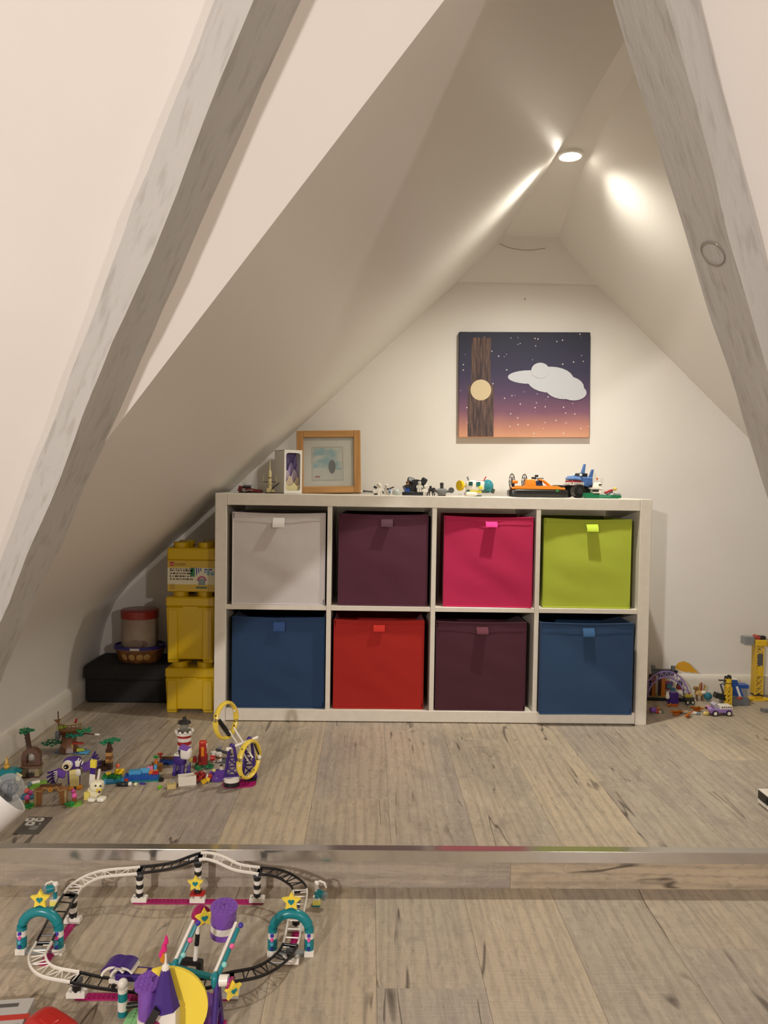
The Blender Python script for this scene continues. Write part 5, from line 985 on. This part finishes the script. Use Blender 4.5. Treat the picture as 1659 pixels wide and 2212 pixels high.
# shark truck
t = thing('shark_truck_toy', 'blue toy monster truck with a toothed shark head and big black tyres', 'toy', top(1252, 1071, .17), .35, sc=1.18)
for x in (-.026, .026):
    for y in (-.028, .028): M().lathe((x, y, .020), [(.010, -.010), (.020, -.010), (.0205, 0), (.020, .010), (.010, .010)], 22, rot=(PI / 2, 0, 0)).put('tyre', '1A1918', t); M().cyl((x, y - .0105, .020), (x, y + .0105, .020), .010, n=16).put('rim', '2E2E30', t)
M().box((0, 0, .032), (.052, .034, .012), bev=.002).put('chassis', BK, t); M().box((.006, 0, .052), (.060, .036, .022), bev=.004).put('body', '4A6EA8', t); M().box((-.026, -.004, .058), (.036, .044, .012), (0, .08, 0), bev=.004, taper=(.8, .9)).put('snout', '5A80B8', t); M().box((-.026, -.004, .047), (.034, .040, .010), bev=.002).put('mouth', '9A2A2A', t)
th_ = M()
for i in range(7): th_.cyl((-.040 + i * .006, -.024, .046), (-.041 + i * .006, -.025, .036), .0026, .0004, 6)
for i in range(5): th_.cyl((-.044, -.018 + i * .008, .046), (-.046, -.018 + i * .008, .036), .0026, .0004, 6)
th_.put('teeth', 'E9E5DA', t); M().prism([(-.006, 0), (.008, 0), (.012, .036), (.007, .036)], .006, (.006, 0, .066)).put('dorsal_fin', '5A80B8', t); M().prism([(-.006, 0), (.008, 0), (.014, .030), (.008, .030)], .006, (.034, 0, .056)).put('tail_fin', '4A6EA8', t); M().box((.004, 0, .068), (.030, .026, .012), bev=.002).put('cab', '22262E', t)
for y in (-.018, .018): M().sph((-.010, y, .068), .0045, n=10).put('eye', 'D6E0E6', t)
M().box((.018, -.020, .040), (.030, .006, .018), (0, .3, 0), bev=.001).put('side_fin', '4A6EA8', t)
# boat
t = thing('harbour_boat_toy', 'green toy boat with a white wheelhouse and a red figure', 'toy', top(1300, 1075, .07), .0)
M().prism([(-.064, .004), (-.060, .018), (-.036, .018), (-.032, .013), (.062, .011), (.062, .002), (.050, 0), (-.056, 0)], .034, (0, 0, .0005)).put('hull', '0F6A44', t); M().box((.006, -.0165, .0075), (.040, .002, .006)).put('hull_panel', '3F8A6A', t); M().box((-.020, .0, .024), (.034, .024, .014), bev=.001).put('wheelhouse', WH, t); M().box((-.020, 0, .034), (.044, .028, .004), bev=.001).put('house_roof', WH, t); M().box((-.018, 0, .045), (.028, .020, .018), bev=.002, taper=(.85, .85)).put('bridge', 'E6E1D0', t); M().box((-.026, -.0125, .026), (.022, .001, .007)).put('window_band', '26221E', t); M().box((-.010, -.0105, .047), (.010, .001, .004)).put('bridge_window', '26221E', t); M().cyl((-.018, 0, .054), (-.018, 0, .066), .002, n=8).put('mast', 'C9C2B0', t); M().sph((-.018, 0, .068), .0042, n=10).put('beacon', 'D86A2A', t); M().box((.052, 0, .0145), (.018, .026, .007), bev=.0006).put('stern_grey', '8A9690', t)
M().squ((.022, -.004, .024), (.032, .012, .010), .6, rot=(0, -.35, 0)).put('red_diver', 'A32E2E', t); M().squ((.024, -.008, .018), (.024, .010, .007), .6, rot=(0, -.3, 0)).put('grey_tank', '55585A', t); M().sph((.044, -.004, .033), .0065, n=12).put('yellow_helmet', 'DDBC5A', t); M().sph((.030, -.012, .014), .004, n=8).put('light_bit', 'D6DEE6', t)
# ================================================================= toys on the floor, right of the shelf
ac = thing('arch_palace_toy', 'toy palace with a lilac lattice arch, dark tower and golden wing', 'toy', onz(1440, 1512), -.1)
pl = arc(0, 0, 1, 0, 180, 26); m = M()
for r_ in (.086, .068): m.tube([(x * r_ - .006, -.012, z * r_ * 1.24 + .006) for x, z in pl], .0030, 7)
for i in range(0, 26): a, b_ = (.086, .068) if i % 2 else (.068, .086); m.cyl((pl[i][0] * a - .006, -.012, pl[i][1] * a * 1.24 + .006), (pl[i + 1][0] * b_ - .006, -.012, pl[i + 1][1] * b_ * 1.24 + .006), .0016, n=6)
m.put('lattice_arch', 'A088C6', ac); M().box((-.010, .012, .006), (.150, .060, .012), bev=.001).put('base', '20242A', ac); M().box((-.010, .014, .0135), (.120, .050, .003)).put('floor_plate', 'A08A4A', ac)
for x in (-.050, -.014): M().box((x, .004, .055), (.014, .014, .082), bev=.001).put('orange_column', 'A8641E', ac); M().box((x - .012, .010, .055), (.008, .012, .080), bev=.001).put('dark_column', '3A2630', ac)
M().box((-.016, .006, .104), (.080, .024, .020), bev=.001).put('grey_lintel', '5C6064', ac); M().box((-.020, .0, .116), (.070, .016, .004)).put('roof_rail', '3A3E42', ac)
for x in (-.052, .022): M().box((x, .004, .122), (.014, .014, .018), bev=.001).put('battlement', '6A7074', ac)
M().box((.030, -.002, .110), (.012, .012, .012), (0, .3, 0), bev=.001).put('black_joint', BK, ac)
M().prism([(0, .006), (.012, .026), (.032, .034), (.052, .026), (.072, .006), (.090, -.012), (.074, -.008), (.066, -.010), (.050, -.006), (.044, -.008), (.022, -.004)], .003, (.026, -.002, .118)).put('golden_wing', 'D09A22', ac)
r_ = random.Random(6)
for i, c in enumerate(('2F5A7A', '7A2A4A', '4A7A8A', '8A3A2E', '6A4A8A', '2E4A5A', 'A8304A', '3A6A70')): M().box((.004 + r_.uniform(0, .060), .004 + r_.uniform(0, .02), .024 + r_.uniform(0, .045)), (.018, .014, .016), (0, r_.uniform(-.3, .3), 0), bev=.001).put('inner_brick', c, ac)
t = thing('purple_turret_toy', 'dark purple toy turret with a small white owl at its side', 'toy', onz(1453, 1524), .1)
M().box((0, 0, .028), (.034, .024, .044), bev=.001).put('turret', '3E2476', t); M().box((0, -.004, .051), (.026, .012, .003)).put('lilac_cap', '7A5FA8', t); M().box((0, 0, .005), (.030, .030, .010), bev=.001).put('orange_foot', 'B8561E', t); M().squ((-.024, -.006, .036), (.014, .012, .018), .6).put('white_owl', WH, t); M().sph((-.024, -.006, .048), .006, n=10).put('owl_head', WH, t); M().tube([(-.030, -.014, .002), (-.012, -.012, .010)], .004, 6).put('amber_piece', 'A8641E', t)
t = thing('food_cart_toy', 'dark toy food cart with two wheels and a yellow dome', 'toy', onz(1487, 1521), .1)
for x in (-.009, .011): M().cyl((x, -.012, .009), (x, -.008, .009), .009, n=16).put('wheel', '1E1D1C', t); M().cyl((x, -.0125, .009), (x, -.012, .009), .005, n=12).put('wheel_hub', 'C9C4B8', t)
M().box((0, 0, .021), (.036, .022, .012), bev=.001).put('cart', '3A3A36', t); M().squ((-.002, 0, .031), (.030, .018, .014), .6).put('yellow_dome', 'B8A63A', t); M().tube([(.0, 0, .036), (.006, 0, .044)], .0025, 6).put('red_flag', '9A2E22', t); M().tube([(-.016, .004, .026), (-.018, .004, .058)], .002, 6).put('grey_pole', '5A5A56', t)
t = thing('camel_toy', 'tan and white toy camel with tall humps and a teal ball', 'toy', onz(1512, 1514), .15)
M().squ((-.004, 0, .030), (.036, .016, .020), .6, rot=(0, .15, 0)).put('body', 'C9A86A', t)
for x, y in ((-.016, -.004), (-.012, .006), (.006, -.006), (.008, .005)): M().tube([(x, y, .026), (x + .002, y, .002)], .003, 6).put('leg', '6A4A2A', t)
M().squ((-.020, -.002, .050), (.018, .012, .014), .6).put('head', '8A6436', t); M().tube([(-.016, 0, .030), (-.019, 0, .048)], .0045, 7).put('neck', 'B08A4A', t); M().box((-.002, 0, .052), (.006, .008, .030), (0, .1, 0), bev=.001).put('hump', 'B0803A', t); M().box((.004, 0, .054), (.004, .007, .034), bev=.001).put('red_feather', '9A2E4A', t); M().tube([(.010, 0, .036), (.018, 0, .048), (.019, 0, .060)], .0035, 7).put('gold_tail', 'A8843A', t); M().squ((.010, -.006, .034), (.020, .014, .012), .6).put('white_saddle', WH, t); M().sph((.026, -.010, .020), .0155).put('teal_ball', plastic('2E7A90', .1, trans=.3), t)
# lilac car
t = thing('lilac_car_toy', 'lilac toy pickup car with a white bed and black tyres', 'toy', onz(1553, 1544), .05)
M().box((0, 0, .018), (.080, .036, .014), bev=.002).put('body', '9A7AC0', t); M().box((.018, 0, .030), (.046, .036, .012), bev=.001).put('white_bed', WH, t); M().box((-.018, 0, .034), (.014, .032, .020), (0, -.45, 0), bev=.001).put('windscreen', plastic('CFC9D2', .1, trans=.5), t)
for x in (-.024, .026):
    M().prism(arc(0, 0, .0135, 0, 180, 10), .038, (x, 0, .010)).put('mudguard', '8A6AB4', t)
    for y in (-.019, .019): M().cyl((x, y - .003, .0105), (x, y + .003, .0105), .0105, n=18).put('tyre', '1A1918', t); M().cyl((x, y - .0034, .0105), (x, y + .0034, .0105), .0065, n=14).put('hub', 'E2DED6', t)
sl_ = M()
for i in range(5): sl_.box((.002 + i * .008, -.0183, .032), (.004, .001, .004))
sl_.put('bed_slot', '2A2826', t); M().squ((-.038, -.004, .024), (.018, .030, .012), .5).put('bonnet', 'A98AC8', t)
t = thing('pink_hair_figure_toy', 'toy figure with pink hair lying against the front of the lilac car', 'toy', onz(1527, 1544), .2)
M().sph((.002, 0, .026), .0095).put('hair', 'C98AA8', t); M().sph((.001, -.005, .022), .0068).put('face', 'D8A88A', t); M().squ((.004, -.002, .010), (.012, .010, .014), .6).put('torso', 'D8C8A8', t); M().squ((-.006, -.004, .007), (.022, .012, .012), .6).put('yellow_skirt', 'DDC870', t); M().sph((-.004, -.003, .026), .0055, n=10).put('dark_braid', '3A2A2A', t)
# orange leaves and lying figures
for px_, py_, rz_, lb_ in ((1462, 1545, .1, 'clear amber toy flame wings lying by the purple turret'), (1487, 1549, .9, 'clear amber toy flame piece lying upright beside a fallen figure'), (1506, 1537, -.2, 'long clear amber toy flame piece behind the fallen figure')):
    t = thing('amber_flame_toy', lb_, 'toy', onz(px_, py_), rz_, group='amber flame pieces by the turret'); am = plastic('C8701A', .15, trans=.25)
    m = M(); m.prism([(-.026, 0), (-.016, .010), (-.004, .006), (.004, .018), (.010, .006), (.026, .002), (.012, -.004), (-.010, -.004)], .004, (0, 0, .012), (.9, 0, 0)); m.put('flame', am, t); M().squ((0, .004, .004), (.024, .014, .008), .6).put('flame_root', am, t)
for px_, py_, rz_, c1_, c2_, lb_ in ((1470, 1541, .2, '3A2A2A', 'E0C8A8', 'fallen toy figure with dark hair among the amber flames'), (1493, 1543, -.1, 'D8D2C8', '7A8A98', 'fallen toy figure in white and grey beside the amber flames')):
    t = thing('fallen_figure_toy', lb_, 'toy', onz(px_, py_), rz_); M().squ((0, 0, .0055), (.014, .012, .011), .6).put('hair', c1_, t); M().squ((.012, 0, .006), (.014, .011, .009), .5).put('torso', WH, t); M().squ((.024, -.001, .005), (.014, .011, .009), .5).put('legs', c2_, t)
t = thing('purple_critter_toy', 'small purple and red toy piece lying by the shelf foot', 'toy', onz(1414, 1540), -.1)
M().squ((-.006, 0, .012), (.026, .018, .018), .5).put('body', '7A4A9A', t); M().squ((.008, -.006, .006), (.012, .010, .010), .6).put('red_bit', 'B0342E', t); M().squ((.018, -.004, .005), (.010, .010, .010), .6).put('cream_bit', 'C9BDA0', t); M().squ((.026, .002, .005), (.010, .008, .008), .6).put('grey_bit', '6A706E', t); M().squ((.014, .010, .014), (.018, .010, .010), .6).put('amber_bit', 'B06A22', t)
# small crane and digger
t = thing('small_crane_toy', 'short yellow lattice toy crane mast in front of the blue digger', 'toy', onz(1572, 1526), 0)
def mast(m, w_, h, n, z0=0):
    for sx_ in (-1, 1):
        for sy in (-1, 1): m.box((sx_ * w_, sy * w_, z0 + h / 2), (.0042, .0042, h))
    for i in range(n):
        za, zb_ = z0 + h * i / n, z0 + h * (i + 1) / n
        for sy in (-1, 1): m.cyl((-w_, sy * w_, za), (w_, sy * w_, zb_), .0018, n=6); m.cyl((w_, sy * w_, za), (-w_, sy * w_, zb_), .0018, n=6); m.cyl((sy * w_, -w_, za), (sy * w_, w_, zb_), .0018, n=6)
    return m
cy = 'E0B82A'; mast(M(), .0085, .066, 4, .008).put('lattice', cy, t); M().box((0, 0, .004), (.024, .024, .008), bev=.001).put('foot', cy, t); M().cyl((0, 0, .074), (0, 0, .104), .0115, n=14).put('head_block', cy, t); M().cyl((0, 0, .088), (0, 0, .090), .0135, n=14).put('cable_ring', '3A382E', t)
for x in (-.006, .006): M().sph((x, 0, .108), .0055, n=10).put('black_knob', '1E1D1C', t)
M().sph((0, 0, .114), .0055, n=10).put('black_knob', '1E1D1C', t); M().box((-.022, 0, .098), (.030, .010, .004), bev=.0006).put('jib', '2E2C28', t)
t = thing('blue_digger_toy', 'blue and grey toy digger body with a black bucket behind the small crane', 'toy', onz(1584, 1522), -.05)
M().box((.006, .008, .014), (.096, .040, .028), bev=.001).put('grey_base', '6C7074', t); M().box((.018, .012, .046), (.060, .040, .036), bev=.001).put('grey_body', '808488', t); M().box((.030, .010, .070), (.044, .036, .014), bev=.001).put('blue_top', '1F4A9A', t); M().prism([(-.030, -.020), (.030, -.020), (.004, .040), (-.014, .040)], .036, (.002, .006, .056)).put('blue_hood', '1E4894', t); M().box((.012, -.014, .052), (.008, .003, .042), (0, -.35, 0)).put('white_stripe', 'D8DADA', t); M().box((-.008, .004, .096), (.034, .030, .008), (0, .1, 0), bev=.001).put('white_panel', WH, t); M().box((-.054, -.012, .034), (.044, .026, .020), (0, .25, 0), bev=.001).put('bucket', '1E201E', t); M().tube([(-.036, .004, .040), (-.048, .004, .074), (-.030, .004, .080)], .004, 7).put('arm', '5A5E60', t); M().tube([(-.032, .008, .070), (-.030, .008, .104), (-.008, .008, .106)], .003, 6).put('roll_cage', BK, t); M().squ((.014, -.020, .030), (.020, .006, .012), .6).put('red_badge', '9A4A3E', t)
# tall crane
t = thing('tower_crane_toy', 'tall yellow toy tower crane with a grey counterweight and long jib', 'toy', onz(1634, 1511), 0); hc = ony(1630, 1385, t.location.y).z
M().brick((0, 0, 0), 6, 6, 2, False).put('foot', cy, t)
for sx_ in (-1, 1): M().box((sx_ * .034, -.018, .006), (.040, .012, .010), (0, sx_ * .12, -sx_ * .3), bev=.001).put('outrigger', cy, t)
M().box((0, 0, .013), (.028, .028, .012), bev=.001).put('foot_block', cy, t); M().box((0, 0, .020), (.034, .034, .004)).put('black_ring', '2A2826', t)
mast(M(), .0140, hc - .030, 9, .022).put('lattice', cy, t); M().box((-.014, 0, hc * .5 + .01), (.006, .030, hc - .03)).put('rack', 'C9A21E', t); M().box((.002, -.015, hc * .70), (.020, .003, hc * .20), bev=.0005).put('grey_panel', '55585A', t); M().box((.002, -.0155, hc * .5), (.020, .003, hc * .16), bev=.0005).put('yellow_panel', cy, t)
M().box((.004, 0, hc - .004), (.044, .036, .024), bev=.002).put('slew_head', cy, t); M().box((-.042, 0, hc + .004), (.038, .034, .030), bev=.001).put('counterweight', '85888A', t); M().cyl((-.008, -.014, hc + .016), (-.008, .014, hc + .016), .009, n=16).put('red_drum', 'A8423A', t); M().box((.012, 0, hc + .014), (.024, .024, .016), bev=.002).put('black_winch', '22211F', t); M().box((.080, 0, hc - .030), (.150, .014, .016), (0, .42, 0), bev=.001).put('jib', cy, t); M().tube([(.016, 0, hc + .018), (.150, 0, hc - .060)], .0009, 5).put('cable', '3A3632', t)
tag(M().prism([(-.034, 0), (.05, 0), (.05, .020), (-.026, .022), (-.034, .012)], .010, (0, 0, .006), (PI / 2, 0, 0)).put('grey_plate_toy', '6A6E70'), 'flat dark grey toy plate lying in front of the tall crane', 'toy').location = onz(1662, 1536)
t = thing('bead_stand_toy', 'black and white toy block with pink and blue beads near the step', 'toy', onz(1672, 1744), 0)
M().box((0, 0, .008), (.060, .050, .009), bev=.0008).put('white_base', WH, t); M().box((.004, .004, .0015), (.046, .036, .003)).put('foot', WH, t); M().box((0, 0, .025), (.060, .048, .022), bev=.001).put('black_block', '181716', t); M().sph((-.031, -.016, .023), .004, n=10).put('black_pin', '181716', t); M().box((0, 0, .0372), (.060, .048, .002)).put('white_top', WH, t)  # inset foot added under the base to leave a shadow gap
for i, (x, z, c) in enumerate(((-.016, .043, 'C0508A'), (-.012, .047, '2E2A6A'), (-.010, .054, '8A4A9A'), (-.004, .050, '9AC8D8'))): M().sph((x, -.010, z), .0055, n=10).put('bead', c, t)
M().cyl((-.004, -.008, .038), (-.004, -.008, .060), .004).put('bead_post', 'B9B4BC', t); M().squ((-.002, -.008, .068), (.020, .016, .018), .5).put('dark_head', '16151C', t)
